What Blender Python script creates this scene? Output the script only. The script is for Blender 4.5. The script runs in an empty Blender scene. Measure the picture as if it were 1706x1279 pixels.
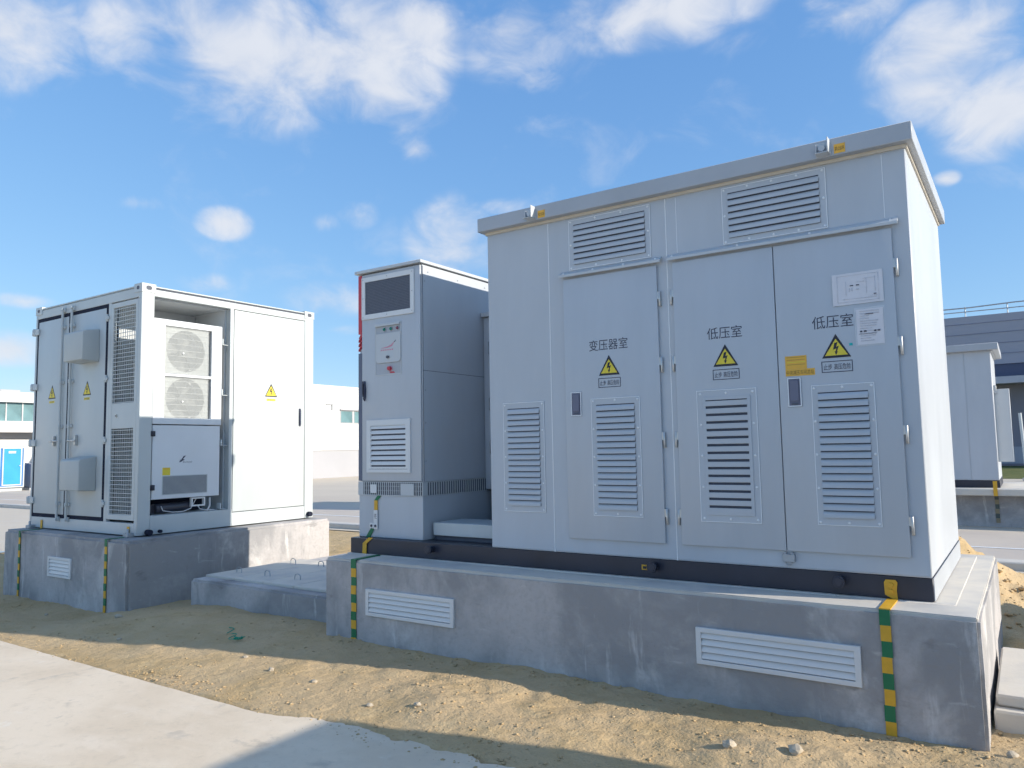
import bpy, bmesh, math, random
from mathutils import Vector, Matrix, noise
random.seed(7)
S = bpy.context.scene
COL = S.collection

# ------------------------------------------------------------------ camera
cam = bpy.data.objects.new('camera', bpy.data.cameras.new('camera'))
COL.objects.link(cam)
r_ = Vector((0.82775448, 0.56079978, -0.01805878)); u_ = Vector((0.06244116, -0.060084, 0.99623843)); f_ = Vector((-0.55760525, 0.82576844, 0.08475179))
cam.matrix_world = Matrix(((r_.x, u_.x, -f_.x, 3.7165), (r_.y, u_.y, -f_.y, -5.1676), (r_.z, u_.z, -f_.z, 1.6), (0, 0, 0, 1)))
cam.data.sensor_width = 36.0
cam.data.lens = 36.0 * 1264.4 / 1706.0
cam.data.clip_start = 0.05
cam.data.clip_end = 3000
S.camera = cam
S.cycles.adaptive_threshold = .03; S.cycles.max_bounces = 4; S.cycles.diffuse_bounces = 2; S.cycles.glossy_bounces = 2; S.cycles.transmission_bounces = 2

# ------------------------------------------------------------------ light
SUN_DIR = Vector((1.0, 0.225, 0.405)).normalized()          # towards the sun
ELEV = math.asin(SUN_DIR.z)
AZ = math.atan2(SUN_DIR.x, SUN_DIR.y)
SKY_STRENGTH = 0.15
sun = bpy.data.objects.new('sun', bpy.data.lights.new('sun', 'SUN'))
COL.objects.link(sun)
sun.data.energy = 3.4
sun.data.angle = math.radians(0.5)
sun.data.color = (1.0, 0.92, 0.80)
sun.rotation_euler = (-SUN_DIR).to_track_quat('-Z', 'Y').to_euler()
sun.location = (20, 5, 12)

S.view_settings.view_transform = 'Standard'
S.view_settings.look = 'None'
S.view_settings.exposure = 0.78
S.view_settings.gamma = 1.0
S.view_settings.use_curve_mapping = False

w = bpy.data.worlds.new('World'); S.world = w; w.use_nodes = True
def world_sky():
    nt = w.node_tree; N = nt.nodes; L = nt.links; N.clear()
    out = N.new('ShaderNodeOutputWorld')
    sky = N.new('ShaderNodeTexSky'); sky.sky_type = 'NISHITA'; sky.sun_disc = False
    sky.sun_elevation = ELEV; sky.sun_rotation = AZ; sky.altitude = 1100; sky.air_density = 1.0; sky.dust_density = 0.6; sky.ozone_density = 1.6
    tc = N.new('ShaderNodeTexCoord')
    sep = N.new('ShaderNodeSeparateXYZ'); L.new(tc.outputs['Generated'], sep.inputs[0])
    def math_(op, a, b=None, c=None, clamp=False):
        n = N.new('ShaderNodeMath'); n.operation = op; n.use_clamp = clamp
        for i, v in enumerate((a, b, c)):
            if v is None: continue
            if hasattr(v, 'is_linked'): L.new(v, n.inputs[i])
            else: n.inputs[i].default_value = v
        return n.outputs[0]
    azr = math_('ARCTAN2', sep.outputs[0], sep.outputs[1])
    elr = math_('ARCSINE', sep.outputs[2])
    cmb = N.new('ShaderNodeCombineXYZ'); L.new(azr, cmb.inputs[0]); L.new(elr, cmb.inputs[1])
    # clouds seen in the photograph: azimuth, elevation, half width, half height (degrees), density
    B = [(-68.6,26.0,2.9,2.1,1),(-66.1,25.2,2.0,1.2,.7),(-60.1,26.6,3.4,1.9,.7),(-57.0,28.2,3.2,2.1,.9),
         (-54.5,26.9,5.0,2.9,1),(-48.9,27.4,5.7,2.6,.95),(-44.9,28.8,4.1,3.3,.9),(-41.2,30.1,3.3,2.2,.8),
         (-43.5,25.9,3.2,2.3,.75),(-42.2,23.3,1.8,1.8,.7),(-41.1,22.0,1.5,1.1,.9),(-33.2,30.0,3.3,2.2,.8),
         (-31.6,26.6,1.6,.8,.6),(-28.4,30.8,3.8,1.4,.8),(-22.9,30.2,5.9,1.4,.9),
         (-8.9,28.0,2.3,1.2,.85),(-3.1,24.7,3.1,1.7,.95),(-.6,25.5,2.6,1.3,.8),(-3.8,22.4,2.5,1.4,.8),(-.3,20.5,2.6,1.7,1),
         (-55.0,16.1,1.6,.9,.95),(-45.6,17.3,1.3,.8,.6),(-47.8,16.6,1.0,.6,.5),(-60.4,16.9,1.3,.5,.5),
         (-37.7,15.6,2.7,2.0,.85),(-47.8,11.1,2.3,.8,.6),(-56.1,12.0,1.6,.6,.4),(-35.3,17.8,2.4,.9,.4),(-67.6,6.9,1.9,.9,.8),
         (-67.1,9.9,1.5,.4,.5),(-3.4,16.9,.7,.4,.7),(-46.5,8.9,1.3,.4,.4),(-15.5,27.6,2.5,.9,.3)]
    NV = len(B); rr = random.Random(11)
    for i in range(10):                       # the same kind of scattered cloud over the rest of the sky
        a = rr.uniform(24, 266); a = a if a < 180 else a - 360
        e = rr.uniform(8, 62); k = rr.uniform(4, 9)
        B.append((a, e, k * 1.3, k * .6, rr.uniform(.5, 1)))
    for a, e in ((-58, 52), (-8, 54), (42, 42), (80, 55), (-112, 48), (140, 45), (-150, 40)):      # unseen banks overhead, added to whiten the blue sky fill
        B.append((a, e, rr.uniform(13, 17), rr.uniform(5.5, 7.2), 1))
    def banks(acc, lst):
        for a, e, rx, ry, s in lst:
            k = 2.0 if rx > 2.2 else 1.6; rx *= k; ry *= k * 1.05
            a, e, rx, ry = [math.radians(v) for v in (a, e, rx, ry)]
            n = N.new('ShaderNodeVectorMath'); n.operation = 'MULTIPLY_ADD'
            L.new(cmb.outputs[0], n.inputs[0]); n.inputs[1].default_value = (1 / rx, 1 / ry, 0); n.inputs[2].default_value = (-a / rx, -e / ry, 0)
            d = N.new('ShaderNodeVectorMath'); d.operation = 'LENGTH'; L.new(n.outputs[0], d.inputs[0])
            v = math_('MULTIPLY_ADD', d.outputs['Value'], -s, s)
            acc = math_('MAXIMUM', v, 0.0) if acc is None else math_('MAXIMUM', acc, v)
        return acc
    mp = N.new('ShaderNodeMapping'); L.new(tc.outputs['Generated'], mp.inputs[0]); mp.inputs['Scale'].default_value = (1, 1, 1.5)
    def nz(scale, detail, rough, dist=0.0):
        n = N.new('ShaderNodeTexNoise'); L.new(mp.outputs[0], n.inputs['Vector'])
        n.inputs['Scale'].default_value = scale; n.inputs['Detail'].default_value = detail; n.inputs['Roughness'].default_value = rough; n.inputs['Distortion'].default_value = dist
        return n.outputs['Fac']
    wp = N.new('ShaderNodeTexNoise'); L.new(mp.outputs[0], wp.inputs['Vector']); wp.inputs['Scale'].default_value = 9; wp.inputs['Detail'].default_value = 1
    wv = N.new('ShaderNodeVectorMath'); wv.operation = 'MULTIPLY_ADD'; L.new(wp.outputs['Color'], wv.inputs[0]); wv.inputs[1].default_value = (.10, .10, .10); L.new(mp.outputs[0], wv.inputs[2])
    mp = wv
    n1 = nz(9, 6, .57); n2 = nz(3.2, 1, .5)
    t = math_('MULTIPLY_ADD', n1, 5.0, -2.55)
    t = math_('MULTIPLY_ADD', n2, 1.2, math_('ADD', t, -.6))
    wisp = N.new('ShaderNodeMapRange'); wisp.interpolation_type = 'SMOOTHSTEP'; L.new(n1, wisp.inputs[0]); wisp.inputs[1].default_value = .52; wisp.inputs[2].default_value = .85
    wisp = math_('MULTIPLY', wisp.outputs[0], .30)
    # cloud light: brighter where thick, mauve-grey where thin
    cr = N.new('ShaderNodeMix'); cr.data_type = 'RGBA'; L.new(n1, cr.inputs['Factor'])
    cr.inputs['A'].default_value = (2.45, 2.65, 3.05, 1); cr.inputs['B'].default_value = (3.55, 3.6, 3.75, 1)
    sc_ = N.new('ShaderNodeSeparateColor'); L.new(sky.outputs[0], sc_.inputs[0]); cc_ = N.new('ShaderNodeCombineColor')
    for k, (a, e) in enumerate(((.68, .72), (1.12, .56), (2.02, .36))):
        L.new(math_('MULTIPLY', math_('POWER', sc_.outputs[k], e), a), cc_.inputs[k])
    def shade(acc):
        m = math_('ADD', math_('MULTIPLY', acc, 2.0), t)
        gate = N.new('ShaderNodeMapRange'); gate.interpolation_type = 'SMOOTHSTEP'; L.new(acc, gate.inputs[0]); gate.inputs[1].default_value = 0.0; gate.inputs[2].default_value = .30
        rng = N.new('ShaderNodeMapRange'); rng.interpolation_type = 'SMOOTHSTEP'; L.new(m, rng.inputs[0]); rng.inputs[1].default_value = -.15; rng.inputs[2].default_value = 2.1
        mask = math_('MAXIMUM', math_('MULTIPLY', math_('MULTIPLY', rng.outputs[0], gate.outputs[0]), .90), wisp)
        mx = N.new('ShaderNodeMix'); mx.data_type = 'RGBA'; L.new(mask, mx.inputs['Factor'])
        L.new(cc_.outputs[0], mx.inputs['A']); L.new(cr.outputs['Result'], mx.inputs['B'])
        b = N.new('ShaderNodeBackground'); b.inputs['Strength'].default_value = SKY_STRENGTH; L.new(mx.outputs['Result'], b.inputs['Color'])
        return b.outputs[0]
    # the two lists of cloud banks do not overlap; each part of the sky only works through its own list
    north = math_('MULTIPLY', math_('MULTIPLY', math_('GREATER_THAN', azr, math.radians(-78)), math_('LESS_THAN', azr, math.radians(8))),
                  math_('MULTIPLY', math_('GREATER_THAN', elr, 0.0), math_('LESS_THAN', elr, math.radians(37.5))))
    ms = N.new('ShaderNodeMixShader'); L.new(north, ms.inputs[0]); L.new(shade(banks(None, B[NV:])), ms.inputs[1]); L.new(shade(banks(None, B[:NV])), ms.inputs[2])
    L.new(ms.outputs[0], out.inputs[0])
    w.cycles.sampling_method = 'MANUAL'; w.cycles.sample_map_resolution = 512
world_sky()

# ------------------------------------------------------------------ materials
MATS = {}
def mat(name, col, rough=.5, var=.06, scale=3.0, bump=0.0, bscale=60.0, metal=0.0, stretch=(1, 1, 1), col2=None, spec=.5):
    if name in MATS: return MATS[name]
    m = bpy.data.materials.new(name); m.use_nodes = True; MATS[name] = m
    nt = m.node_tree; N = nt.nodes; L = nt.links; p = N['Principled BSDF']
    p.inputs['Roughness'].default_value = rough; p.inputs['Metallic'].default_value = metal
    p.inputs['Specular IOR Level'].default_value = spec
    tc = N.new('ShaderNodeTexCoord'); mp = N.new('ShaderNodeMapping'); mp.inputs['Scale'].default_value = stretch
    L.new(tc.outputs['Object'], mp.inputs[0])
    n = N.new('ShaderNodeTexNoise'); n.inputs['Scale'].default_value = scale; n.inputs['Detail'].default_value = 6; n.inputs['Roughness'].default_value = .6
    L.new(mp.outputs[0], n.inputs['Vector'])
    mr = N.new('ShaderNodeMapRange'); L.new(n.outputs['Fac'], mr.inputs[0]); mr.inputs[1].default_value = .3; mr.inputs[2].default_value = .7
    mx = N.new('ShaderNodeMix'); mx.data_type = 'RGBA'; L.new(mr.outputs[0], mx.inputs['Factor'])
    c2 = col2 if col2 else tuple(min(1, c * (1 + var)) for c in col)
    c1 = col if col2 else tuple(c * (1 - var) for c in col)
    mx.inputs['A'].default_value = (*c1, 1); mx.inputs['B'].default_value = (*c2, 1)
    L.new(mx.outputs['Result'], p.inputs['Base Color'])
    rr = N.new('ShaderNodeMapRange'); L.new(n.outputs['Fac'], rr.inputs[0]); rr.inputs[3].default_value = max(0.02, rough - .08); rr.inputs[4].default_value = min(1, rough + .08)
    L.new(rr.outputs[0], p.inputs['Roughness'])
    if bump:
        b = N.new('ShaderNodeTexNoise'); b.inputs['Scale'].default_value = bscale; b.inputs['Detail'].default_value = 4; L.new(mp.outputs[0], b.inputs['Vector'])
        bn = N.new('ShaderNodeBump'); bn.inputs['Strength'].default_value = bump; bn.inputs['Distance'].default_value = .01 if bscale > 20 else .12
        L.new(b.outputs['Fac'], bn.inputs['Height']); L.new(bn.outputs[0], p.inputs['Normal'])
    return m

def layered(name, base, layers, rough=.85, bumps=(), spec=.3):
    """base colour + layers of (colour, noise scale, stretch, lo, hi, amount); bumps of (scale, strength, distance)"""
    m = bpy.data.materials.new(name); m.use_nodes = True; MATS[name] = m
    nt = m.node_tree; N = nt.nodes; L = nt.links; p = N['Principled BSDF']
    p.inputs['Roughness'].default_value = rough; p.inputs['Specular IOR Level'].default_value = spec
    tc = N.new('ShaderNodeTexCoord'); cur = None
    for i, (c, sc, st, lo, hi, am) in enumerate(layers):
        mp = N.new('ShaderNodeMapping'); mp.inputs['Scale'].default_value = st; mp.inputs['Location'].default_value = (i * 7.3, i * 3.1, i * 5.7)
        L.new(tc.outputs['Object'], mp.inputs[0])
        n = N.new('ShaderNodeTexNoise'); n.inputs['Scale'].default_value = sc; n.inputs['Detail'].default_value = 8; n.inputs['Roughness'].default_value = .62; n.inputs['Distortion'].default_value = .3
        L.new(mp.outputs[0], n.inputs['Vector'])
        mr = N.new('ShaderNodeMapRange'); mr.interpolation_type = 'SMOOTHSTEP'; L.new(n.outputs['Fac'], mr.inputs[0])
        mr.inputs[1].default_value = lo; mr.inputs[2].default_value = hi; mr.inputs[4].default_value = am
        mx = N.new('ShaderNodeMix'); mx.data_type = 'RGBA'; L.new(mr.outputs[0], mx.inputs['Factor'])
        if cur is None: mx.inputs['A'].default_value = (*base, 1)
        else: L.new(cur, mx.inputs['A'])
        mx.inputs['B'].default_value = (*c, 1); cur = mx.outputs['Result']
    L.new(cur, p.inputs['Base Color'])
    prev = None
    for sc, st, di in bumps:
        n = N.new('ShaderNodeTexNoise'); n.inputs['Scale'].default_value = sc; n.inputs['Detail'].default_value = 6; L.new(tc.outputs['Object'], n.inputs['Vector'])
        bn = N.new('ShaderNodeBump'); bn.inputs['Strength'].default_value = st; bn.inputs['Distance'].default_value = di
        L.new(n.outputs['Fac'], bn.inputs['Height'])
        if prev: L.new(prev, bn.inputs['Normal'])
        prev = bn.outputs[0]
    if prev: L.new(prev, p.inputs['Normal'])
    return m

GREY = mat('grey_paint', (.505, .535, .57), .40, .05, 2.6, .04, 1.9, stretch=(1, 1, .22))
GREYD = mat('grey_paint_roof', (.42, .445, .475), .45, .06, 2, .05, 2.5)
LGREY = mat('pale_grey_paint', (.55, .575, .59), .42, .03, 2, .02, 200)
PALE_HI = mat('pale_trim_highlight', (.82, .84, .85), .4, .02)  # pale screws and rims, plus highlights painted along seams and louvre edges
CREAM = mat('cream_gasket', (.66, .60, .50), .7, .06, 8)
WHITE = mat('white_paint', (.53, .57, .572), .4, .045, 2.2, .06, 2.2, stretch=(1, 1, .3))
WHITEP = mat('white_aluminium', (.72, .73, .73), .35, .02, 4)
DARK = mat('dark_inside', (.10, .11, .14), .7, .15, 6)
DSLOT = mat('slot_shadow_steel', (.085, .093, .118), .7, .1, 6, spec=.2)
RUBBER = mat('rubber_gasket', (.022, .026, .045), .8, .1, 5, spec=.15)
BLACKP = mat('black_base_paint', (.030, .032, .048), .4, .25, 2, .05, 120)
STEEL = mat('zinc_steel', (.55, .55, .54), .38, .08, 20, 0, 1, .7)
STEELD = mat('dull_steel', (.42, .44, .46), .45, .08, 10, 0, 1, .5)
BLACK = mat('black_print', (.02, .02, .03), .5, .05)
INK = mat('slate_print', (.045, .05, .085), .5, .05)
YEL = mat('sign_yellow', (.78, .62, .05), .45, .04, 12)
ORANGE = mat('orange_sticker', (.80, .45, .06), .5, .05, 20)
PAPER = mat('paper', (.72, .71, .74), .6, .04, 9)
PLAST = mat('plastic_sleeve', (.60, .63, .67), .25, .05, 12)
PRINTG = mat('faint_print', (.56, .57, .63), .6, .1, 40)
TEAL = mat('teal_tag', (.02, .45, .45), .5)
PLUM = mat('smoked_plastic', (.15, .155, .22), .3, .06)
TGREEN = mat('tape_green', (.01, .17, .07), .5, .08, 20)
TYEL = mat('tape_yellow', (.72, .40, .03), .5, .08, 20)
RED = mat('red_vinyl', (.55, .05, .07), .45, .05)
SLATE = mat('slate_vinyl', (.13, .15, .21), .5, .05)
FILT = mat('filter_mesh', (.10, .115, .15), .7, .12, 30)
GRN = mat('green_lamp', (.01, .20, .14), .25)
PUR = mat('red_lamp', (.25, .06, .10), .25)
PINK = mat('pink_print', (.62, .25, .33), .5)
MESHG = mat('pale_mesh', (.50, .52, .51), .6, .05, 20)
FANG = mat('fan_grey', (.24, .255, .25), .6, .08, 10)
BLUE = mat('toilet_blue', (.012, .30, .80), .4, .06, 2)
BLUED = mat('toilet_blue_dark', (.012, .17, .52), .4, .06, 2)
GLASS = mat('window_glass', (.16, .27, .29), .08, .25, .6)
HALLW = mat('hall_render', (.70, .69, .67), .8, .02, .3)
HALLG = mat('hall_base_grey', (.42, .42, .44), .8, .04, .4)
WARE = mat('warehouse_cladding', (.36, .36, .42), .55, .04, .25, stretch=(.2, 1, 2))
WAREB = mat('warehouse_blue_band', (.07, .085, .15), .5, .08, .4)
WAREL = mat('warehouse_canopy', (.50, .49, .54), .6, .05)
CABLE = mat('pale_cable', (.62, .62, .62), .5)
TWINE = mat('green_twine', (.01, .30, .18), .6)
LINE = mat('road_line', (.80, .80, .78), .7, .1, 5)
CONC = layered('plinth_concrete', (.50, .475, .465), [
    ((.325, .318, .318), .9, (1, 1, 1), .42, .60, 1.0), ((.62, .60, .58), 1.7, (1, 1, .7), .53, .68, .9),
    ((.25, .25, .255), 3.6, (1.1, 1.1, .30), .56, .72, .75), ((.70, .68, .66), 3.1, (2.2, 2.2, .35), .60, .72, .7), ((.22, .215, .215), 2.1, (.7, .7, 1.8), .61, .70, .7),
    ((.60, .58, .56), 7.5, (.5, .5, 2.4), .62, .74, .6), ((.33, .31, .29), 26, (1, 1, 1), .45, .75, .4), ((.20, .19, .19), 60, (1, 1, 1), .66, .74, .5)], .88, [(7, .35, .02), (22, .4, .012), (130, .35, .004)])
CONCL = layered('cover_concrete', (.64, .595, .52), [((.48, .465, .45), 2.2, (1, 1, 1), .42, .7, .7), ((.68, .65, .61), 9, (1, 1, 1), .5, .8, .4)], .88, [(40, .25, .006)])
SLAB = layered('apron_concrete', (.82, .69, .525), [((.70, .57, .415), .8, (1, 1, 1), .40, .68, .8), ((.84, .72, .57), 2.3, (1, 2.5, 1), .5, .75, .6),
    ((.60, .50, .37), 14, (1, 1, 1), .5, .75, .4), ((.45, .38, .30), 70, (1, 1, 1), .6, .75, .4), ((.50, .43, .34), 3.3, (1, 1, 1), .60, .72, .6), ((.86, .78, .66), 5.5, (1, 1, 1), .62, .72, .5)], .9, [(30, .2, .006), (220, .35, .003)])
SAND = layered('sand', (0.560, 0.412, 0.237), [((0.485, 0.346, 0.175), 1.3, (1, 1, 1), .42, .66, .8), ((0.616, 0.470, 0.269), 5, (1, 1, 1), .5, .75, .6),
    ((0.410, 0.284, 0.143), 28, (1, 1, 1), .55, .72, .5), ((0.653, 0.513, 0.326), 120, (1, 1, 1), .55, .7, .45)], .95, [(14, .5, .03), (60, .6, .012), (260, .5, .004)], .15)
YARD = layered('yard_concrete', (.63, .55, .44), [((.55, .475, .385), .12, (1, 1, 1), .4, .7, .8), ((.64, .59, .53), .6, (1, 3, 1), .5, .8, .5), ((.46, .42, .39), 6, (1, 1, 1), .55, .8, .3)], .9, [(12, .2, .02)])
ASPH = layered('yard_lane', (.60, .52, .43), [((.52, .455, .39), .4, (1, 1, 1), .4, .7, .8), ((.54, .50, .46), 3, (1, 3, 1), .5, .8, .5)], .9, [(40, .2, .01)])
GRASS = layered('grass', (.14, .15, .045), [((.08, .11, .03), 1.2, (1, 1, 1), .4, .6, .9), ((.24, .22, .09), 4, (1, 1, 1), .5, .7, .7)], .95, [(20, .5, .05)])
STONE = layered('stone', (.46, .39, .29), [((.58, .52, .43), 9, (1, 1, 1), .4, .7, .8), ((.33, .27, .19), 25, (1, 1, 1), .5, .7, .6)], .92, [(40, .4, .006)])

# ------------------------------------------------------------------ mesh building
class Face:
    """local frame on a wall: u along it, v up, n outwards"""
    def __init__(s, o, U, V, Nn): s.o, s.U, s.V, s.N = Vector(o), Vector(U), Vector(V), Vector(Nn)
    def p(s, u, v, n): return s.o + s.U * u + s.V * v + s.N * n
def FRONT(y): return Face((0, y, 0), (1, 0, 0), (0, 0, 1), (0, -1, 0))
def RIGHT(x): return Face((x, 0, 0), (0, 1, 0), (0, 0, 1), (1, 0, 0))
WORLD = Face((0, 0, 0), (1, 0, 0), (0, 1, 0), (0, 0, 1))

class MB:
    def __init__(s): s.v, s.f, s.m = [], [], []
    def face(s, pts, mi=0):
        k = len(s.v); s.v += [tuple(p) for p in pts]; s.f.append(tuple(range(k, k + len(pts)))); s.m.append(mi)
    def prism(s, F, poly, n0, n1, mi=0):
        k = len(s.v); n = len(poly)
        s.v += [tuple(F.p(a, b, n0)) for a, b in poly] + [tuple(F.p(a, b, n1)) for a, b in poly]
        s.f += [tuple(range(k, k + n)), tuple(range(k + 2 * n - 1, k + n - 1, -1))]
        s.f += [(k + i, k + n + i, k + n + (i + 1) % n, k + (i + 1) % n) for i in range(n)]
        s.m += [mi] * (n + 2)
        return s
    def box(s, F, u0, u1, v0, v1, n0, n1, mi=0): return s.prism(F, [(u0, v0), (u1, v0), (u1, v1), (u0, v1)], n0, n1, mi)
    def wbox(s, x0, x1, y0, y1, z0, z1, mi=0): return s.box(WORLD, x0, x1, y0, y1, z0, z1, mi)
    def ring(s, F, u0, u1, v0, v1, wd, n0, n1, mi=0, wv=None):
        wv = wd if wv is None else wv
        o = [(u0, v0), (u1, v0), (u1, v1), (u0, v1)]; i = [(u0 + wd, v0 + wv), (u1 - wd, v0 + wv), (u1 - wd, v1 - wv), (u0 + wd, v1 - wv)]
        k = len(s.v)
        for n in (n0, n1): s.v += [tuple(F.p(a, b, n)) for a, b in o + i]
        for j in range(4):
            q = (j + 1) % 4
            s.f += [(k + j, k + q, k + 4 + q, k + 4 + j), (k + 8 + j, k + 12 + j, k + 12 + q, k + 8 + q), (k + j, k + 8 + j, k + 8 + q, k + q), (k + 4 + j, k + 4 + q, k + 12 + q, k + 12 + j)]
            s.m += [mi] * 4
        return s
    def disc(s, F, u, v, r, n0, n1, seg=10, mi=0, r2=None):
        k = len(s.v); r2 = r if r2 is None else r2
        for n, R in ((n0, r), (n1, r2)): s.v += [tuple(F.p(u + R * math.cos(2 * math.pi * i / seg), v + R * math.sin(2 * math.pi * i / seg), n)) for i in range(seg)]
        s.f += [tuple(range(k, k + seg)), tuple(range(k + 2 * seg - 1, k + seg - 1, -1))]
        s.f += [(k + i, k + seg + i, k + seg + (i + 1) % seg, k + (i + 1) % seg) for i in range(seg)]; s.m += [mi] * (seg + 2)
        return s
    def tube(s, pts, r, seg=8, mi=0):
        pts = [Vector(p) for p in pts]; k = len(s.v)
        for i, p in enumerate(pts):
            t = (pts[min(i + 1, len(pts) - 1)] - pts[max(i - 1, 0)]).normalized()
            a = t.orthogonal().normalized() if i == 0 else (a - t * a.dot(t)).normalized()
            b = t.cross(a)
            s.v += [tuple(p + (a * math.cos(2 * math.pi * j / seg) + b * math.sin(2 * math.pi * j / seg)) * r) for j in range(seg)]
        n = len(pts)
        for i in range(n - 1):
            for j in range(seg):
                q = (j + 1) % seg; s.f.append((k + i * seg + j, k + i * seg + q, k + (i + 1) * seg + q, k + (i + 1) * seg + j)); s.m.append(mi)
        s.f += [tuple(range(k + seg - 1, k - 1, -1)), tuple(range(k + (n - 1) * seg, k + n * seg))]; s.m += [mi, mi]
        return s
    def text(s, F, body, u0, u1, v0, v1, n, mi=0):
        vs, fs = glyphs(body)
        xa, xb = min(q[0] for q in vs), max(q[0] for q in vs); ya, yb = min(q[1] for q in vs), max(q[1] for q in vs)
        k = len(s.v)
        s.v += [tuple(F.p(u0 + (q[0] - xa) / (xb - xa) * (u1 - u0), v0 + (q[1] - ya) / (yb - ya) * (v1 - v0), n)) for q in vs]
        s.f += [tuple(k + i for i in f) for f in fs]; s.m += [mi] * len(fs)
        return s
_GL = {}
def glyphs(body):
    if body not in _GL:
        c = bpy.data.curves.new('lettering', 'FONT'); c.body = body; c.resolution_u = 3
        o = bpy.data.objects.new('lettering_source', c); COL.objects.link(o)
        m = bpy.data.meshes.new_from_object(o.evaluated_get(bpy.context.evaluated_depsgraph_get()))
        _GL[body] = ([tuple(v.co[:2]) for v in m.vertices], [tuple(p.vertices) for p in m.polygons])
        bpy.data.objects.remove(o); bpy.data.curves.remove(c); bpy.data.meshes.remove(m)
    return _GL[body]

ORG = {}
def link(o, parent, c):
    COL.objects.link(o); ORG[o.name] = Vector(c)
    if parent is not None: o.parent = parent; o.location = Vector(c) - ORG[parent.name]
    else: o.location = Vector(c)
    return o
def tag(o, label, cat, group=None, kind=None):
    if label: o['label'] = label
    if cat: o['category'] = cat
    if group: o['group'] = group
    if kind: o['kind'] = kind
    return o
def thing(name, loc, label, cat, group=None):
    o = bpy.data.objects.new(name, None); o.empty_display_size = .2
    link(o, None, loc); return tag(o, label, cat, group)
def build(name, mb, mats, parent=None, bevel=0.0, seg=1, label=None, cat=None, group=None, kind=None, sharp=38, origin=None):
    if not isinstance(mats, (list, tuple)): mats = [mats]
    xs = list(zip(*mb.v)); c = Vector([(min(a) + max(a)) / 2 for a in xs])
    if origin is not None: c = Vector(origin)
    me = bpy.data.meshes.new(name)
    me.from_pydata([tuple(Vector(v) - c) for v in mb.v], [], mb.f)
    for m in mats: me.materials.append(m)
    me.polygons.foreach_set('material_index', mb.m)
    bm = bmesh.new(); bm.from_mesh(me)
    bmesh.ops.recalc_face_normals(bm, faces=bm.faces)
    if bevel:
        es = [e for e in bm.edges if len(e.link_faces) == 2 and e.calc_face_angle(0) > .5]
        bmesh.ops.bevel(bm, geom=es, offset=bevel, segments=seg, affect='EDGES', clamp_overlap=True, profile=.5)
    bm.to_mesh(me); bm.free()
    me.polygons.foreach_set('use_smooth', [True] * len(me.polygons))
    me.set_sharp_from_angle(angle=math.radians(sharp)); me.update()
    o = bpy.data.objects.new(name, me)
    link(o, parent, c)
    return tag(o, label, cat, group, kind)
def again(name, src, parent, c):
    """another piece with the same mesh data"""
    return link(bpy.data.objects.new(name, src.data), parent, c)
def copy_tree(o, offset, parent=None):
    c = o.copy(); COL.objects.link(c); c.parent = parent
    if parent is None: c.location = o.location + Vector(offset)
    for ch in o.children: copy_tree(ch, offset, c)
    return c

# ------------------------------------------------------------------ ground
def sstep(a, b, x):
    t = max(0.0, min(1.0, (x - a) / (b - a))); return t * t * (3 - 2 * t)
def sand_h(x, y):
    h = -.035 - .135 * sstep(-3.4, -5.6, x)
    k = sstep(-.9, -1.75, y)
    h = h * (1 - k) + (-.055 - .012 * sstep(-1, -3, x)) * k
    n = noise.fractal(Vector((x * .9, y * .9, 3.1)), 1.0, 2.0, 3) * .042 + noise.fractal(Vector((x * 4.3, y * 4.3, 1.7)), .9, 2.1, 4) * .014 + noise.fractal(Vector((x * 15, y * 15, 9)), .9, 2, 3) * .006 + max(0, noise.fractal(Vector((x * 9, y * 9, 21)), .8, 2.2, 4) - .1) * .013 * (.25 + sstep(-1.5, 1.5, x))
    h += n * (1 - .6 * k)
    h += .035 * math.exp(-((x - .9) ** 2 / .9 + (y + 1.35) ** 2 / .05)) + .03 * math.exp(-((x - 2.4) ** 2 / .5 + (y + .95) ** 2 / .06))
    # the slab edge: sand dips under the concrete apron
    ye = -1.93 + .13 * sstep(-.6, .1, x) + .05 * noise.noise(Vector((x * 3, 0, 0))) * sstep(-.6, .1, x)
    h -= .10 * sstep(ye + .03, ye - .10, y)
    h += (-.12 - h) * sstep(4.2, 6.6, y) * .8
    m = math.exp(-((x - 2.75) ** 2 / .62 + (y - 3.75) ** 2 / .75))
    m2 = math.exp(-((x - 4.0) ** 2 / .5 + (y - 4.6) ** 2 / .5)) * .35
    h += (m * .74 + m2 * .4) * (1 + .25 * noise.fractal(Vector((x * 3, y * 3, 5)), 1, 2, 4))
    e = min(x + 12.5, 7.5 - x, 6.9 - y)
    h -= .25 * (1 - sstep(0, .25, e))
    return h
def axis(stops):
    out = []
    for a, b, d in stops:
        n = max(1, round((b - a) / d)); out += [a + (b - a) * i / n for i in range(n)]
    return out + [stops[-1][1]]
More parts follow.
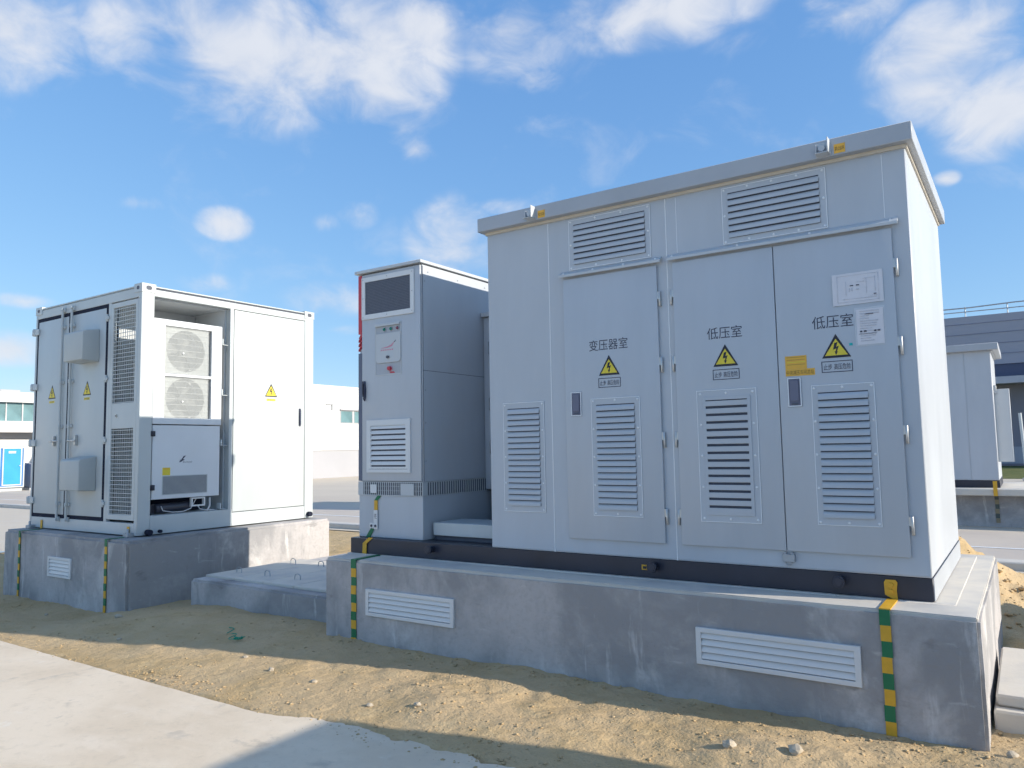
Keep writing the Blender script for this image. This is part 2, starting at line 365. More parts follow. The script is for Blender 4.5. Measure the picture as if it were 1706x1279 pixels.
def make_ground():
    g = MB()
    for x0, x1, y0, y1 in ((-900, -12.2, -700, 1200), (-12.2, 7.2, 6.75, 1200), (7.2, 900, -700, 1200), (-12.2, 7.2, -700, -2.3)):
        g.face([(x0, y0, -.13), (x1, y0, -.13), (x1, y1, -.13), (x0, y1, -.13)])
    build('yard_pavement', g, YARD, kind='structure')
    g = MB(); g.face([(-300, 7.35, -.124), (300, 7.35, -.124), (300, 11.9, -.124), (-300, 11.9, -.124)])
    build('road', g, ASPH, kind='structure')
    g = MB(); g.face([(-300, 9.3, -.119), (300, 9.3, -.119), (300, 9.42, -.119), (-300, 9.42, -.119)])
    build('road_line', g, LINE, kind='structure')
    xs = axis([(-12.5, -8.2, .12), (-8.2, 4.4, .032), (4.4, 7.5, .12)]); ys = axis([(-2.4, -.2, .026), (-.2, 2.6, .08), (2.6, 6.9, .07)])
    me = bpy.data.meshes.new('sand_ground'); nx = len(xs)
    V = [(x, y, sand_h(x, y)) for y in ys for x in xs]
    Fc = [(j * nx + i, j * nx + i + 1, (j + 1) * nx + i + 1, (j + 1) * nx + i) for j in range(len(ys) - 1) for i in range(nx - 1)]
    me.from_pydata(V, [], Fc); me.materials.append(SAND); me.polygons.foreach_set('use_smooth', [True] * len(Fc)); me.update()
    o = bpy.data.objects.new('sand_ground', me); link(o, None, (0, 0, 0)); o['kind'] = 'structure'
    # concrete apron the photographer stands on
    g = MB(); top = []
    x = -40.0
    while x < 14:
        d = .5 if (x < -7 or x > 3) else .035
        ye = -1.95 + .15 * sstep(-.5, .15, x) + .008 * noise.noise(Vector((x * 2.5, 4, 0))) + .02 * noise.fractal(Vector((x * 6, 1, 2)), 1, 2, 4) * (.25 + 2.6 * sstep(-.8, .2, x))
        top.append((x, ye)); x += d
    poly = [(-40, -30), (14, -30)] + top[::-1]
    g.prism(WORLD, poly, -.30, -.05)
    build('apron_pavement', g, SLAB, kind='structure')
    k = MB(); k.wbox(-80, 80, 7.0, 7.32, -.2, -.02)
    build('kerb', k, CONCL, bevel=.02, kind='structure')
    g = MB(); g.face([(-60, 35, -.12), (140, 35, -.12), (140, 54.8, -.12), (-60, 54.8, -.12)])
    build('grass_verge', g, GRASS, kind='structure')
make_ground()

def make_clods():
    rr = random.Random(5); g = MB()
    def lump(x, y, s, flat=.7):
        z = max(sand_h(x, y), -.052 if y < -1.74 else -9); k = len(g.v)
        rot = rr.uniform(0, 6.28)
        pts = [(1, 0, 0), (0, 1, 0), (-1, 0, 0), (0, -1, 0), (.6, .6, .5), (-.6, .6, .45), (-.6, -.6, .5), (.6, -.6, .4), (0, 0, .85), (0, 0, -.6)]
        for a, b, c in pts:
            j = s * rr.uniform(.65, 1.2)
            g.v.append((x + (a * math.cos(rot) - b * math.sin(rot)) * j, y + (a * math.sin(rot) + b * math.cos(rot)) * j, z + (c * flat + .1) * s * rr.uniform(.7, 1.2)))
        for f in [(0, 1, 4), (1, 2, 5), (2, 3, 6), (3, 0, 7), (4, 1, 5), (5, 2, 6), (6, 3, 7), (7, 0, 4), (8, 4, 5), (8, 5, 6), (8, 6, 7), (8, 7, 4), (9, 1, 0), (9, 2, 1), (9, 3, 2), (9, 0, 3)]:
            g.f.append(tuple(k + i for i in f)); g.m.append(0)
    n = 0
    while n < 6500:
        x = rr.uniform(-8, 4.6); y = rr.uniform(-1.95, .1)
        c = noise.fractal(Vector((x * 1.5, y * 2.2, 7)), 1, 2, 3) + .35 * sstep(-1.5, 2.5, x)
        if rr.random() > .25 + c * 1.1: continue
        s = .0032 * (rr.random() ** -.45)
        lump(x, y, min(s, .015), .55); n += 1
    for i in range(700):
        lump(rr.gauss(2.8, .7), rr.gauss(3.4, .6), .008 * (rr.random() ** -.4))
    for i in range(900):                       # rubble along the plinth foot and the slab edge
        x = rr.uniform(-2.2, 3.5); lump(x, rr.choice((-.36 - abs(rr.gauss(0, .06)), -1.76 + rr.gauss(0, .06))), min(.018, .004 * (rr.random() ** -.5)), .5)
    for i in range(700):                       # crumbs carried onto the apron
        lump(rr.uniform(-4.5, 3.2), -1.82 - abs(rr.gauss(0, .10)), min(.010, .0022 * (rr.random() ** -.5)), .5)
    build('sand_clods', g, SAND, kind='stuff', label='loose crumbs and clods of dry sand strewn over the ground', origin=(0, 0, 0), sharp=180)
make_clods()

STN = [((2.30, -1.06), .035), ((.42, -1.42), .022), ((-1.15, -1.30), .022), ((-.62, -1.35), .02), ((-4.25, -.78), .035), ((-1.62, -1.18), .02), ((.1, -1.52), .02), ((2.62, -.98), .036), ((-3.2, -1.35), .02), ((3.55, -.34), .028), ((-5.5, -.92), .02)]
STL = ['largest pale stone on the sunlit sand near the right plinth corner', None, None, None, 'pale stone at the foot of the container plinth corner', None, None, 'brown clod of earth beside the largest pale stone', None, 'pale stone by the bottom right corner of the long plinth', None]
def make_stones():
    rr = random.Random(3)
    for i, ((x, y), s) in enumerate(STN):
        bm = bmesh.new(); bmesh.ops.create_icosphere(bm, subdivisions=2, radius=1)
        for v in bm.verts:
            d = 1 + .35 * noise.noise(v.co * 1.3 + Vector((i * 9.1, 0, 0))) + .12 * noise.noise(v.co * 4 + Vector((0, i * 5, 0)))
            v.co = Vector((v.co.x * 1.25, v.co.y, v.co.z * .72)) * d * s
        me = bpy.data.meshes.new('stone'); bm.to_mesh(me); bm.free(); me.materials.append(STONE)
        o = bpy.data.objects.new('stone', me); link(o, None, (x, y, sand_h(x, y) + s * .3)); o.rotation_euler.z = rr.uniform(0, 6)
        tag(o, STL[i] or 'small pale stone lying loose on the sand in front of the plinths', 'stone', 'stones on the sand')
make_stones()

# ------------------------------------------------------------------ concrete plinths
def rough_block(name, x0, x1, y0, y1, z0, z1, m, parent=None, r=.018, step=.09, amp=.004, **kw):
    """a cast block with softened arrises and slightly wavy faces"""
    bm = bmesh.new()
    bmesh.ops.create_cube(bm, size=1)
    for v in bm.verts: v.co = Vector((x0 + (v.co.x + .5) * (x1 - x0), y0 + (v.co.y + .5) * (y1 - y0), z0 + (v.co.z + .5) * (z1 - z0)))
    for ax in range(3):
        lo, hi = ((x0, x1), (y0, y1), (z0, z1))[ax]; n = int((hi - lo) / step)
        for i in range(1, n):
            co = [0, 0, 0]; no = [0, 0, 0]; co[ax] = lo + (hi - lo) * i / n; no[ax] = 1
            bmesh.ops.bisect_plane(bm, geom=bm.verts[:] + bm.edges[:] + bm.faces[:], plane_co=co, plane_no=no)
    es = [e for e in bm.edges if len(e.link_faces) == 2 and e.calc_face_angle(0) > .5]
    bmesh.ops.bevel(bm, geom=es, offset=r, segments=2, affect='EDGES', clamp_overlap=True)
    c = Vector(((x0 + x1) / 2, (y0 + y1) / 2, (z0 + z1) / 2))
    for v in bm.verts:
        p = v.co.copy(); v.co += noise.noise_vector(p * 1.1) * amp * 1.3 + noise.noise_vector(p * 5) * amp * .7 + noise.noise_vector(p * 17) * amp * .35
        v.co -= c
    me = bpy.data.meshes.new(name); bm.to_mesh(me); bm.free(); me.materials.append(m)
    me.polygons.foreach_set('use_smooth', [True] * len(me.polygons)); me.set_sharp_from_angle(angle=math.radians(50))
    o = bpy.data.objects.new(name, me); link(o, parent, c)
    for k, v in kw.items(): o[k] = v
    return o

def vent(F, u0, u1, v0, v1, n, nsl, parent, name='vent_grille'):
    """white aluminium grille: frame and slats, set into a wall"""
    g = MB(); g.ring(F, u0, u1, v0, v1, .035, .0, .02, 0, wv=.03); g.box(F, u0 + .03, u1 - .03, v0 + .025, v1 - .025, -.006, .0015, 1)
    fr = build(name, g, [WHITEP, mat('vent_inside', (.20, .21, .25), .8)], parent, bevel=.002)
    a, b = v0 + .03, v1 - .03; pitch = (b - a) / nsl; first = None
    for i in range(nsl):
        zt = b - i * pitch
        c = F.p((u0 + u1) / 2, zt - pitch / 2, .010)
        if first is None:
            s = MB(); P = [(0.002, zt - pitch * .02), (.016, zt - pitch * .70), (.016, zt - pitch * .88), (.013, zt - pitch * .88), (0.002, zt - pitch * .16)]
            G = Face(F.o, F.N, F.V, F.U)
            s.prism(G, P, u0 + .034, u1 - .034); first = build('slat', s, WHITEP, fr, origin=c)
        else: again('slat', first, fr, c)
    return fr

main_plinth = thing('concrete_plinth', (.9, .85, -.05), 'long grey rendered concrete plinth carrying the large transformer cabinet', 'plinth', 'concrete plinths')
rough_block('block', -1.645, 3.447, -.32, 2.36, -.6, .638, CONC, main_plinth)
Fp = FRONT(-.322)
vent(Fp, -1.117, -.146, .187, .413, 0, 4, main_plinth); vent(Fp, 1.857, 2.844, .195, .426, 0, 4, main_plinth)
g = MB(); g.wbox(-1.668, 3.315, -.028, 2.2, .634, .650); build('mortar_bed', g, CONCL, main_plinth, bevel=.004)
rough_block('top_screed', -1.632, 3.434, -.306, 2.345, .60, .6435, CONCL, main_plinth, r=.006, step=.07, amp=.0022)

cont_plinth = thing('concrete_plinth', (-6.1, .95, -.2), 'grey rendered concrete plinth under the white battery container', 'plinth', 'concrete plinths')
rough_block('block', -7.60, -4.60, -.51, 2.45, -.6, .652, CONC, cont_plinth, r=.03)
vent(FRONT(-.512), -6.36, -5.80, .145, .385, 0, 4, cont_plinth)

# cable pit between the two plinths, with liftable covers
pit = rough_block('cable_pit', -4.205, -1.66, 0.0, 2.35, -.6, .2, CONC, None, r=.022)
tag(pit, 'low grey concrete cable pit between the two plinths', 'cable pit', 'cable pits')
cx = [-4.17 + .502 * i for i in range(6)]
CL = ['next to the container plinth', 'second from the container plinth', 'in the middle of the row', 'second from the long plinth', 'next to the long plinth']
cov0 = None
for i in range(5):
    c = Vector((cx[i] + .25, .86, .205))
    t = thing('cover_slab', c, 'pale concrete pit cover with two lifting loops, ' + CL[i], 'pit cover', 'pit covers')
    g = MB(); g.wbox(cx[i] + .004, cx[i] + .498, .17, 1.55, .196, .228)
    b = build('slab', g, CONCL, t, bevel=.006)
    for yy in (.44, 1.22):
        h = MB(); a = [Vector((cx[i] + .25 - .045, yy, .215))] + [Vector((cx[i] + .25 - .045 * math.cos(q), yy, .262 + .028 * math.sin(q))) for q in [math.pi * k / 6 for k in range(7)]] + [Vector((cx[i] + .25 + .045, yy, .215))]
        h.tube(a, .005, 6); build('lifting_loop', h, STEELD, t)
rpit = thing('cable_pit', (4.2, .65, -.05), 'pale concrete pit slab at the right end of the long plinth', 'cable pit', 'cable pits')
g = MB(); g.wbox(3.475, 6.2, .06, 1.27, .09, .155); build('cover_slab', g, CONCL, rpit, bevel=.012)
g = MB(); g.wbox(3.465, 6.2, -.02, 1.34, -.4, .088); build('block', g, CONCL, rpit, bevel=.012)

# ------------------------------------------------------------------ transformer cabinet
skid = thing('steel_skid', (.8, 1.05, .64), 'black painted steel base frame lying along the top of the long plinth', 'base frame')
g = MB(); g.wbox(-1.655, 3.203, .006, 2.08, .651, .789); build('frame', g, BLACKP, skid, bevel=.004)
Fs = FRONT(.004)
g = MB(); g.wbox(3.2035, 3.2075, .012, 2.075, .655, .787); build('end_plate', g, GREYD, skid)
for x in (-.645, 1.44, 2.69):
    g = MB(); g.disc(Fs, x, .738, .028, 0, .075, 12); g.disc(Fs, x, .738, .038, .06, .072, 12); build('lifting_lug', g, BLACKP, skid, bevel=.003)
g = MB(); g.box(Fs, 1.335, 1.392, .706, .742, 0.0, .003, 0); g.box(Fs, 1.345, 1.372, .713, .732, .003, .0045, 1); build('label', g, [TYEL, BLACK], skid)

sub = thing('transformer_cabinet', (1.6, 1.05, .79), 'large light grey transformer cabinet with three louvred doors and overhanging roof', 'electrical cabinet', 'transformer cabinets')
F0 = FRONT(0)
g = MB(); g.wbox(0, 3.2, 0, 2.09, .79, 3.44); sub_wall = build('wall', g, GREY, sub, bevel=.005)
# front sheets; pale strips along the seams are painted edge highlights
for a, b in ((.004, .604), (.611, 1.612), (1.619, 3.196)):
    g = MB(); g.box(F0, a, b, .80, 3.405, 0, .004); build('front_sheet', g, GREY, sub, bevel=.0015)
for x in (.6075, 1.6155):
    g = MB(); g.box(F0, x - .0035, x + .0035, .79, 3.41, .0, .005); build('seam', g, PALE_HI, sub)
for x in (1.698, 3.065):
    g = MB(); g.box(F0, x - .002, x + .002, 2.995, 3.40, .003, .0055); build('seam', g, PALE_HI, sub)
# roof
g = MB(); g.wbox(-.05, 3.25, -.075, 2.15, 3.437, 3.553)
roof = build('roof', g, GREYD, sub, bevel=.004)
g = MB(); g.wbox(-.012, 3.212, -.014, 2.10, 3.415, 3.4365); build('gasket', g, CREAM, roof)
Fr = FRONT(-.075)
for x in (.495, 2.74):
    g = MB(); g.box(Fr, x - .045, x + .045, 3.445, 3.535, .0, .006); g.box(Fr, x - .04, x + .04, 3.447, 3.453, .006, .07); g.box(Fr, x + .034, x + .042, 3.447, 3.545, .006, .07); g.box(Fr, x - .042, x - .036, 3.45, 3.52, .006, .035); g.disc(Fr, x - .005, 3.492, .022, .006, .03, 10)
    build('lifting_bracket', g, LGREY, roof, bevel=.002)
    s = MB(); s.box(Fr, x + .064, x + .131, 3.447, 3.507, .001, .002, 0); s.text(Fr, '禁止起吊', x + .07, x + .125, 3.463, 3.490, .0024, 1); build('sticker', s, [ORANGE, BLACK], roof)

def screws(g, F, u0, u1, v0, v1, n, nu, nv, mi=0):
    pts = set()
    for i in range(nu): u = u0 + (u1 - u0) * i / (nu - 1); pts |= {(round(u, 4), round(v0, 4)), (round(u, 4), round(v1, 4))}
    for j in range(nv): v = v0 + (v1 - v0) * j / (nv - 1); pts |= {(round(u0, 4), round(v, 4)), (round(u1, 4), round(v, 4))}
    for u, v in pts: g.disc(F, u, v, .0105, n, n + .003, 8, mi, r2=.008)

def louvre(F, u0, u1, v0, v1, nsl, parent, depth=.015, bd=.045, top=.05, nu=3, nv=5, duty=.84, style=0):
    """pressed louvre panel: bolted frame, dark inside, and one slat per slot"""
    g = MB(); g.ring(F, u0, u1, v0, v1, bd, 0, .004, 0, wv=top)
    g.ring(F, u0 + .001, u1 - .001, v0 + .001, v1 - .001, .006, .0035, .0052, 2)  # pale outline: edge highlight of the frame put into colour
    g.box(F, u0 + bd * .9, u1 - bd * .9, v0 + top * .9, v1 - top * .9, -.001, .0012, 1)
    screws(g, F, u0 + bd * .45, u1 - bd * .45, v0 + top * .42, v1 - top * .42, .004, nu, nv, 2)
    if style: g.ring(F, u0 + bd * .72, u1 - bd * .72, v0 + top * .8, v1 - top * .8, .022, .004, .010, 0)
    fr = build('louvre_frame', g, [GREY, DSLOT, PALE_HI], parent, bevel=.0008)
    a, b = v0 + top, v1 - top; pitch = (b - a) / nsl; first = None
    G = Face(F.o, F.N, F.V, F.U)
    for i in range(nsl):
        zt = b - i * pitch; c = F.p((u0 + u1) / 2, zt - pitch / 2, depth / 2)
        if first is None:
            s = MB()
            if style: P = [(.004, zt - pitch * .30), (.011, zt - pitch * .34), (.011, zt - pitch * .96), (.004, zt - pitch)]
            else: P = [(.0015, zt - pitch * (1 - duty)), (depth * .8, zt - pitch * .42), (depth, zt - pitch * .60), (depth, zt - pitch), (depth - .002, zt - pitch), (.0015, zt - pitch * (1 - duty) - .006)]
            s.prism(G, P, u0 + bd, u1 - bd); first = build('slat', s, GREY, parent, origin=c, sharp=50)
        else: again('slat', first, parent, c)
    return fr

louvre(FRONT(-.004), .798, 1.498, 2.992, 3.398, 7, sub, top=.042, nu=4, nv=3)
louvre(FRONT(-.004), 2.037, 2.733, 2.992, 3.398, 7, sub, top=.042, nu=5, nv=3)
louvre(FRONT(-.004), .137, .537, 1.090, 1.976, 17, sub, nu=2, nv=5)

def drip(u0, u1):
    g = MB(); G = Face((0, 0, 0), (0, -1, 0), (0, 0, 1), (1, 0, 0))
    g.prism(G, [(.004, 2.943), (.004, 2.985), (.010, 2.985), (.048, 2.956), (.048, 2.938), (.043, 2.938), (.041, 2.951), (.008, 2.972)], u0, u1, 0)
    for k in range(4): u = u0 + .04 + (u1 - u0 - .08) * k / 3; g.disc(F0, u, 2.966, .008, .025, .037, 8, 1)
    build('drip_rail', g, [LGREY, PALE_HI], sub)
drip(.720, 1.577); drip(1.625, 3.138)

def bolt_poly(cu, cv, s): return [(cu + a * s, cv + b * s) for a, b in ((-.13, .52), (.16, .60), (.02, .16), (.24, .24), (.06, -.28), (.15, -.24), (-.02, -.60), (-.14, -.22), (-.05, -.26), (.02, .0), (-.26, -.08))]
def warning(F, cu, v0, v1, hw, n, parent, cap=None, thin=False):
    g = MB(); g.prism(F, [(cu - hw, v0), (cu + hw, v0), (cu, v1)], n, n + .0012, 0)
    h = v1 - v0; k = .13 if thin else .16
    g.prism(F, [(cu - hw * (1 - k * 1.35), v0 + h * k * .62), (cu + hw * (1 - k * 1.35), v0 + h * k * .62), (cu, v1 - h * k * 1.30)], n + .001, n + .002, 1)
    g.prism(F, bolt_poly(cu, v0 + h * .38, h * .46), n + .0018, n + .0026, 0)
    if cap == 'box':
        u0, u1, a, b = cu - .093, cu + .093, v0 - .092, v0 - .020
        g.ring(F, u0, u1, a, b, .0045, n, n + .001, 2)
        g.text(F, '止步', u0 + .012, u0 + .064, a + .016, b - .018, n + .0012, 2); g.text(F, '高压危险', u0 + .076, u1 - .012, a + .016, b - .018, n + .0012, 2)
    elif cap == 'strip':
        g.box(F, cu - hw * .72, cu + hw * .72, v0 - .058, v0 - .028, n, n + .001, 1); g.text(F, '有电危险', cu - hw * .6, cu + hw * .6, v0 - .054, v0 - .033, n + .0014, 2)
    return build('warning_sign', g, [BLACK, YEL, INK], parent)

def hinge(F, u, vc, side, parent):
    g = MB(); h = .055
    g.box(F, u - .012 if side > 0 else u - .004, u + .004 if side > 0 else u + .012, vc - .002, vc + h, .0, .024)
    g.tube([F.p(u + .010 * side, vc - h, .019), F.p(u + .010 * side, vc + h, .019)], .0085, 8)
    g.box(F, u + (.006 if side > 0 else -.02), u + (.020 if side > 0 else -.006), vc - h, vc - .003, .0, .014)
    build('hinge', g, STEEL, parent, bevel=.001)

def latch(F, u0, u1, v0, v1, parent):
    g = MB(); g.ring(F, u0, u1, v0, v1, .010, 0, .007, 1); g.box(F, u0 + .009, u1 - .009, v0 + .009, v1 - .009, 0, .004, 0)
    g.box(F, u0 + .018, u1 - .018, v0 + .038, v1 - .02, .004, .012, 0); g.box(F, u0 + .022, u1 - .022, v0 + .014, v0 + .028, .004, .010, 2)
    build('handle', g, [PLUM, PALE_HI, DARK], parent, bevel=.0015)

DN = .026
Fd = FRONT(-DN)
def door(u0, u1, label):
    g = MB(); g.box(F0, u0, u1, .907, 2.921, .006, DN)
    return build('door', g, GREY, sub, bevel=.003, seg=2, label=label)
d1 = door(.748, 1.538, 'left door lettered for the transformer room')
d2 = door(1.662, 2.374, 'middle door with the inset louvre')
d3 = door(2.380, 3.098, 'right door with two papers and an orange sticker')
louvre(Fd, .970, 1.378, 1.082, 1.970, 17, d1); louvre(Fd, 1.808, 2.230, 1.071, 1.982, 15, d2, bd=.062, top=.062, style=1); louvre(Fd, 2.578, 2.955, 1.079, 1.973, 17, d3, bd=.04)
for v in (2.672, 2.186, 1.643, 1.095):
    hinge(F0, 1.545, v, 1, d1); hinge(F0, 1.654, v, -1, d2); hinge(F0, 3.106, v, 1, d3)
latch(Fd, .797, .890, 1.840, 2.028, d1); latch(Fd, 2.431, 2.520, 1.838, 2.030, d3)
for d, body, u0, u1, cu in ((d1, '变压器室', .968, 1.292, 1.133), (d2, '低压室', 1.902, 2.148, 2.026), (d3, '低压室', 2.605, 2.853, 2.743)):
    g = MB(); g.text(Fd, body, u0, u1, 2.333, 2.416, .0012); build('lettering', g, INK, d)
    warning(Fd, cu, 2.140, 2.292, .087, .0008, d, 'box')
def sheet(name, F, u0, u1, v0, v1, n, m, parent, bow=.004, extra=None, tilt=0):
    g = MB(); nu, nv = 8, 6; k = 0
    for j in range(nv + 1):
        for i in range(nu + 1):
            a, b = i / nu, j / nv
            g.v.append(tuple(F.p(u0 + (u1 - u0) * a, v0 + (v1 - v0) * b + tilt * a, n + bow * (noise.noise(Vector((a * 2.3 + u0, b * 2.1, 1))) * .6 + .5 * (2 * a - 1) ** 4))))
    for j in range(nv):
        for i in range(nu):
            q = j * (nu + 1) + i; g.f.append((q, q + 1, q + nu + 2, q + nu + 1)); g.m.append(0)
    if extra: extra(g)
    return build(name, g, [m, PRINTG, INK], parent, sharp=180)
def diagram(g):
    n = .0075; a, b = 2.740, 2.468
    for u0, u1, v0, v1, mi in ((.105, .125, .118, .124, 2), (.142, .160, .118, .124, 2), (.180, .255, .158, .1595, 1), (.06, .26, .035, .0365, 1), (.03, .27, .018, .0193, 1), (.03, .27, .186, .1873, 1), (.03, .0313, .018, .187, 1), (.2687, .27, .018, .187, 1),
                             (.10, .104, .085, .105, 1), (.115, .119, .085, .105, 1), (.142, .158, .092, .097, 1), (.24, .256, .052, .058, 2), (.20, .2013, .06, .16, 1), (.08, .0813, .06, .15, 1), (.25, .2513, .07, .17, 1), (.14, .19, .14, .1413, 1), (.22, .262, .045, .0465, 1)):
        g.box(Fd, a + u0, a + u1, b + v0, b + v1, n - .001, n, mi)
sheet('paper_notice', Fd, 2.740, 3.036, 2.468, 2.670, .004, PAPER, d3, extra=diagram, tilt=.003)
def note(g):
    n = .0085; a, b = 2.862, 2.202
    rr = random.Random(2)
    for i in range(13): L_ = rr.uniform(.05, .115); g.box(Fd, a + .03, a + .03 + L_, b + .215 - i * .0155, b + .2175 - i * .0155, n - .001, n, 1)
    for u, wd in ((.028, .012), (.05, .016), (.108, .014), (.128, .016)): g.box(Fd, a + u, a + u + wd, b + .085, b + .094, n - .001, n, 2)
    g.box(Fd, a + .02, a + .125, b + .072, b + .0735, n - .001, n, 2); g.box(Fd, a + .06, a + .11, b + .195, b + .199, n - .001, n, 2)
g = MB(); g.box(Fd, 2.861, 3.036, 2.199, 2.444, .0005, .002); build('plastic_sleeve', g, PLAST, d3, bevel=.0005)
sheet('paper_notice', Fd, 2.872, 3.027, 2.208, 2.432, .0045, PAPER, d3, extra=note, bow=.002)
g = MB(); g.box(Fd, 2.424, 2.560, 2.085, 2.172, .0006, .0016, 0)
for v, mi in ((2.160, 1), (2.143, 1), (2.128, 2), (2.112, 1)): g.box(Fd, 2.434, 2.550, v, v + .005, .0015, .0021, mi)
build('sticker', g, [ORANGE, mat('sticker_print', (.55, .30, .05), .5), YEL], d3)
g = MB(); g.box(Fd, 2.424, 2.608, 2.040, 2.0845, .0006, .0016, 0); g.text(Fd, '中央减压车间总站', 2.430, 2.602, 2.047, 2.077, .0021, 1); build('sticker', g, [ORANGE, mat('brown_print', (.16, .09, .02), .5)], d3)
g = MB(); g.box(Fd, 2.822, 2.842, 2.210, 2.226, .0006, .0016); build('tag', g, TEAL, d3)
g = MB(); g.box(F0, 2.348, 2.425, .836, .884, .004, .034); g.box(F0, 2.356, 2.372, .880, .896, .004, .028); g.box(F0, 2.402, 2.418, .880, .896, .004, .028); g.tube([F0.p(2.365, .84, .02), F0.p(2.37, .815, .02), F0.p(2.40, .815, .02), F0.p(2.41, .84, .02)], .003, 6)
build('lock_cover', g, STEELD, sub, bevel=.003)

# ------------------------------------------------------------------ inverter cabinet
pcs = thing('inverter_cabinet', (-1.24, .9, .79), 'tall narrow grey inverter cabinet with black filter window beside transformer cabinet', 'electrical cabinet')
PX0, PX1, PY0, PY1 = -1.645, -.837, .10, 1.75
g = MB(); g.wbox(PX0, PX1, PY0 + .02, PY1, 1.312, 3.322); build('wall', g, GREY, pcs, bevel=.004)
g = MB(); g.wbox(PX0 - .025, PX1 + .022, PY0 - .03, PY1 + .03, 3.3305, 3.36); g.wbox(PX0 + .01, PX1 - .01, PY0 + .03, PY1 - .01, 3.322, 3.331, 1); build('lid', g, [LGREY, DARK], pcs, bevel=.003)
Fq = FRONT(PY0)
g = MB(); g.box(Fq, PX0 + .048, PX1 - .012, 1.318, 3.318, -.018, .0); pd = build('door', g, GREY, pcs, bevel=.004, seg=2)
g = MB(); g.box(Fq, PX0, PX0 + .046, 2.74, 3.318, -.02, -.0005, 0)
for k in range(3): g.prism(Fq, [(PX0, 2.68 - .045 * k), (PX0 + .046, 2.735 - .045 * k), (PX0 + .046, 2.715 - .045 * k), (PX0, 2.66 - .045 * k)], -.02, -.0005, 0)
g.prism(Fq, [(PX0, 2.70), (PX0 + .046, 2.755), (PX0 + .046, 2.735), (PX0, 2.70)], -.02, -.001, 0)
build('red_stripe', g, RED, pcs)
g = MB(); g.box(Fq, PX0, PX0 + .046, 1.318, 2.55, -.02, -.0005, 0); build('dark_stripe', g, SLATE, pcs)
g = MB(); g.ring(Fq, -1.592, -.915, 2.872, 3.288, .048, 0, .012, 0); g.box(Fq, -1.548, -.96, 2.915, 3.245, -.001, .004, 1)
screws(g, Fq, -1.570, -.937, 2.895, 3.266, .012, 3, 3, 2)
fw = build('filter_window', g, [WHITEP, FILT, STEELD], pd, bevel=.002)
g = MB()
for i in range(22): v = 2.925 + i * .0148; g.box(Fq, -1.545, -.963, v, v + .0032, .004, .0065)
build('filter_slats', g, mat('filter_slat', (.15, .17, .215), .6), pd, kind='stuff')
# control panel recess
g = MB(); g.ring(Fq, -1.418, -1.080, 2.316, 2.818, .010, 0, .004, 0); g.box(Fq, -1.408, -1.09, 2.326, 2.808, 0, .0012, 1); g.box(Fq, -1.408, -1.09, 2.785, 2.808, .0012, .022, 0)
build('control_panel', g, [LGREY, mat('panel_grey', (.42, .445, .48), .5)], pd, bevel=.001)
for u, v, m in ((-1.294, 2.752, GRN), (-1.210, 2.752, GRN), (-1.126, 2.752, PUR)):
    g = MB(); g.disc(Fq, u, v, .021, .0012, .008, 14, 1); g.disc(Fq, u, v, .016, .008, .018, 14, 0, r2=.011); build('indicator_lamp', g, [m, STEELD], pd)
g = MB(); g.prism(Fq, [(-1.40, 2.715), (-1.40, 2.46), (-1.378, 2.432), (-1.105, 2.432), (-1.085, 2.455), (-1.085, 2.715)], .0025, .012)
flap = build('flap', g, LGREY, pd, bevel=.002)
g = MB(); g.prism(Fq, [(-1.342, 2.572), (-1.25, 2.585), (-1.20, 2.60), (-1.15, 2.635), (-1.19, 2.585), (-1.25, 2.572)], .012, .0126, 0)
for k in range(6): g.box(Fq, -1.335 + k * .028, -1.317 + k * .028, 2.548, 2.560, .012, .0126, 0)
g.prism(Fq, [(-1.165, 2.622), (-1.148, 2.640), (-1.14, 2.64), (-1.155, 2.618)], .012, .0126, 1)
build('emblem', g, [PINK, INK], pd)
g = MB(); g.disc(Fq, -1.243, 2.484, .022, .012, .016, 14, 0); g.disc(Fq, -1.243, 2.484, .014, .016, .026, 12, 1); build('knob', g, [STEEL, DARK], pd)
g = MB(); g.disc(Fq, -1.222, 2.374, .026, .0012, .004, 16, 1); g.disc(Fq, -1.222, 2.374, .019, .004, .030, 14, 0); g.prism(Fq, [(-1.235, 2.345), (-1.175, 2.345), (-1.165, 2.330), (-1.225, 2.330)], .0012, .0022, 0); build('stop_button', g, [RED, PINK], pd)
g = MB(); g.prism(Fq, [(-1.583, 2.275), (-1.552, 2.275), (-1.540, 2.20), (-1.543, 2.11), (-1.556, 2.08), (-1.575, 2.11), (-1.583, 2.18)], 0, .016, 0); g.prism(Fq, [(-1.572, 2.25), (-1.556, 2.25), (-1.554, 2.13), (-1.565, 2.13)], .016, .026, 1); g.disc(Fq, -1.563, 2.115, .007, .016, .022, 10, 2)
build('handle', g, [INK, BLACK, STEEL], pd, bevel=.002)
# air inlet
g = MB(); g.ring(Fq, -1.524, -.971, 1.397, 1.894, .055, 0, .016, 0); g.box(Fq, -1.47, -1.025, 1.45, 1.84, 0, .002, 1); g.box(Fq, -1.495, -1.0, 1.428, 1.432, .0155, .0168, 1)
build('inlet_frame', g, [WHITEP, DSLOT], pd, bevel=.003)
first = None; G = Face(Fq.o, Fq.N, Fq.V, Fq.U)
for i in range(8):
    zt = 1.842 - i * .0487; c = Fq.p(-1.2475, zt - .02, .009)
    if first is None:
        s = MB(); s.prism(G, [(.003, zt), (.015, zt - .024), (.015, zt - .034), (.004, zt - .034)], -1.47, -1.025); first = build('slat', s, WHITEP, pd, origin=c)
    else: again('slat', first, pd, c)
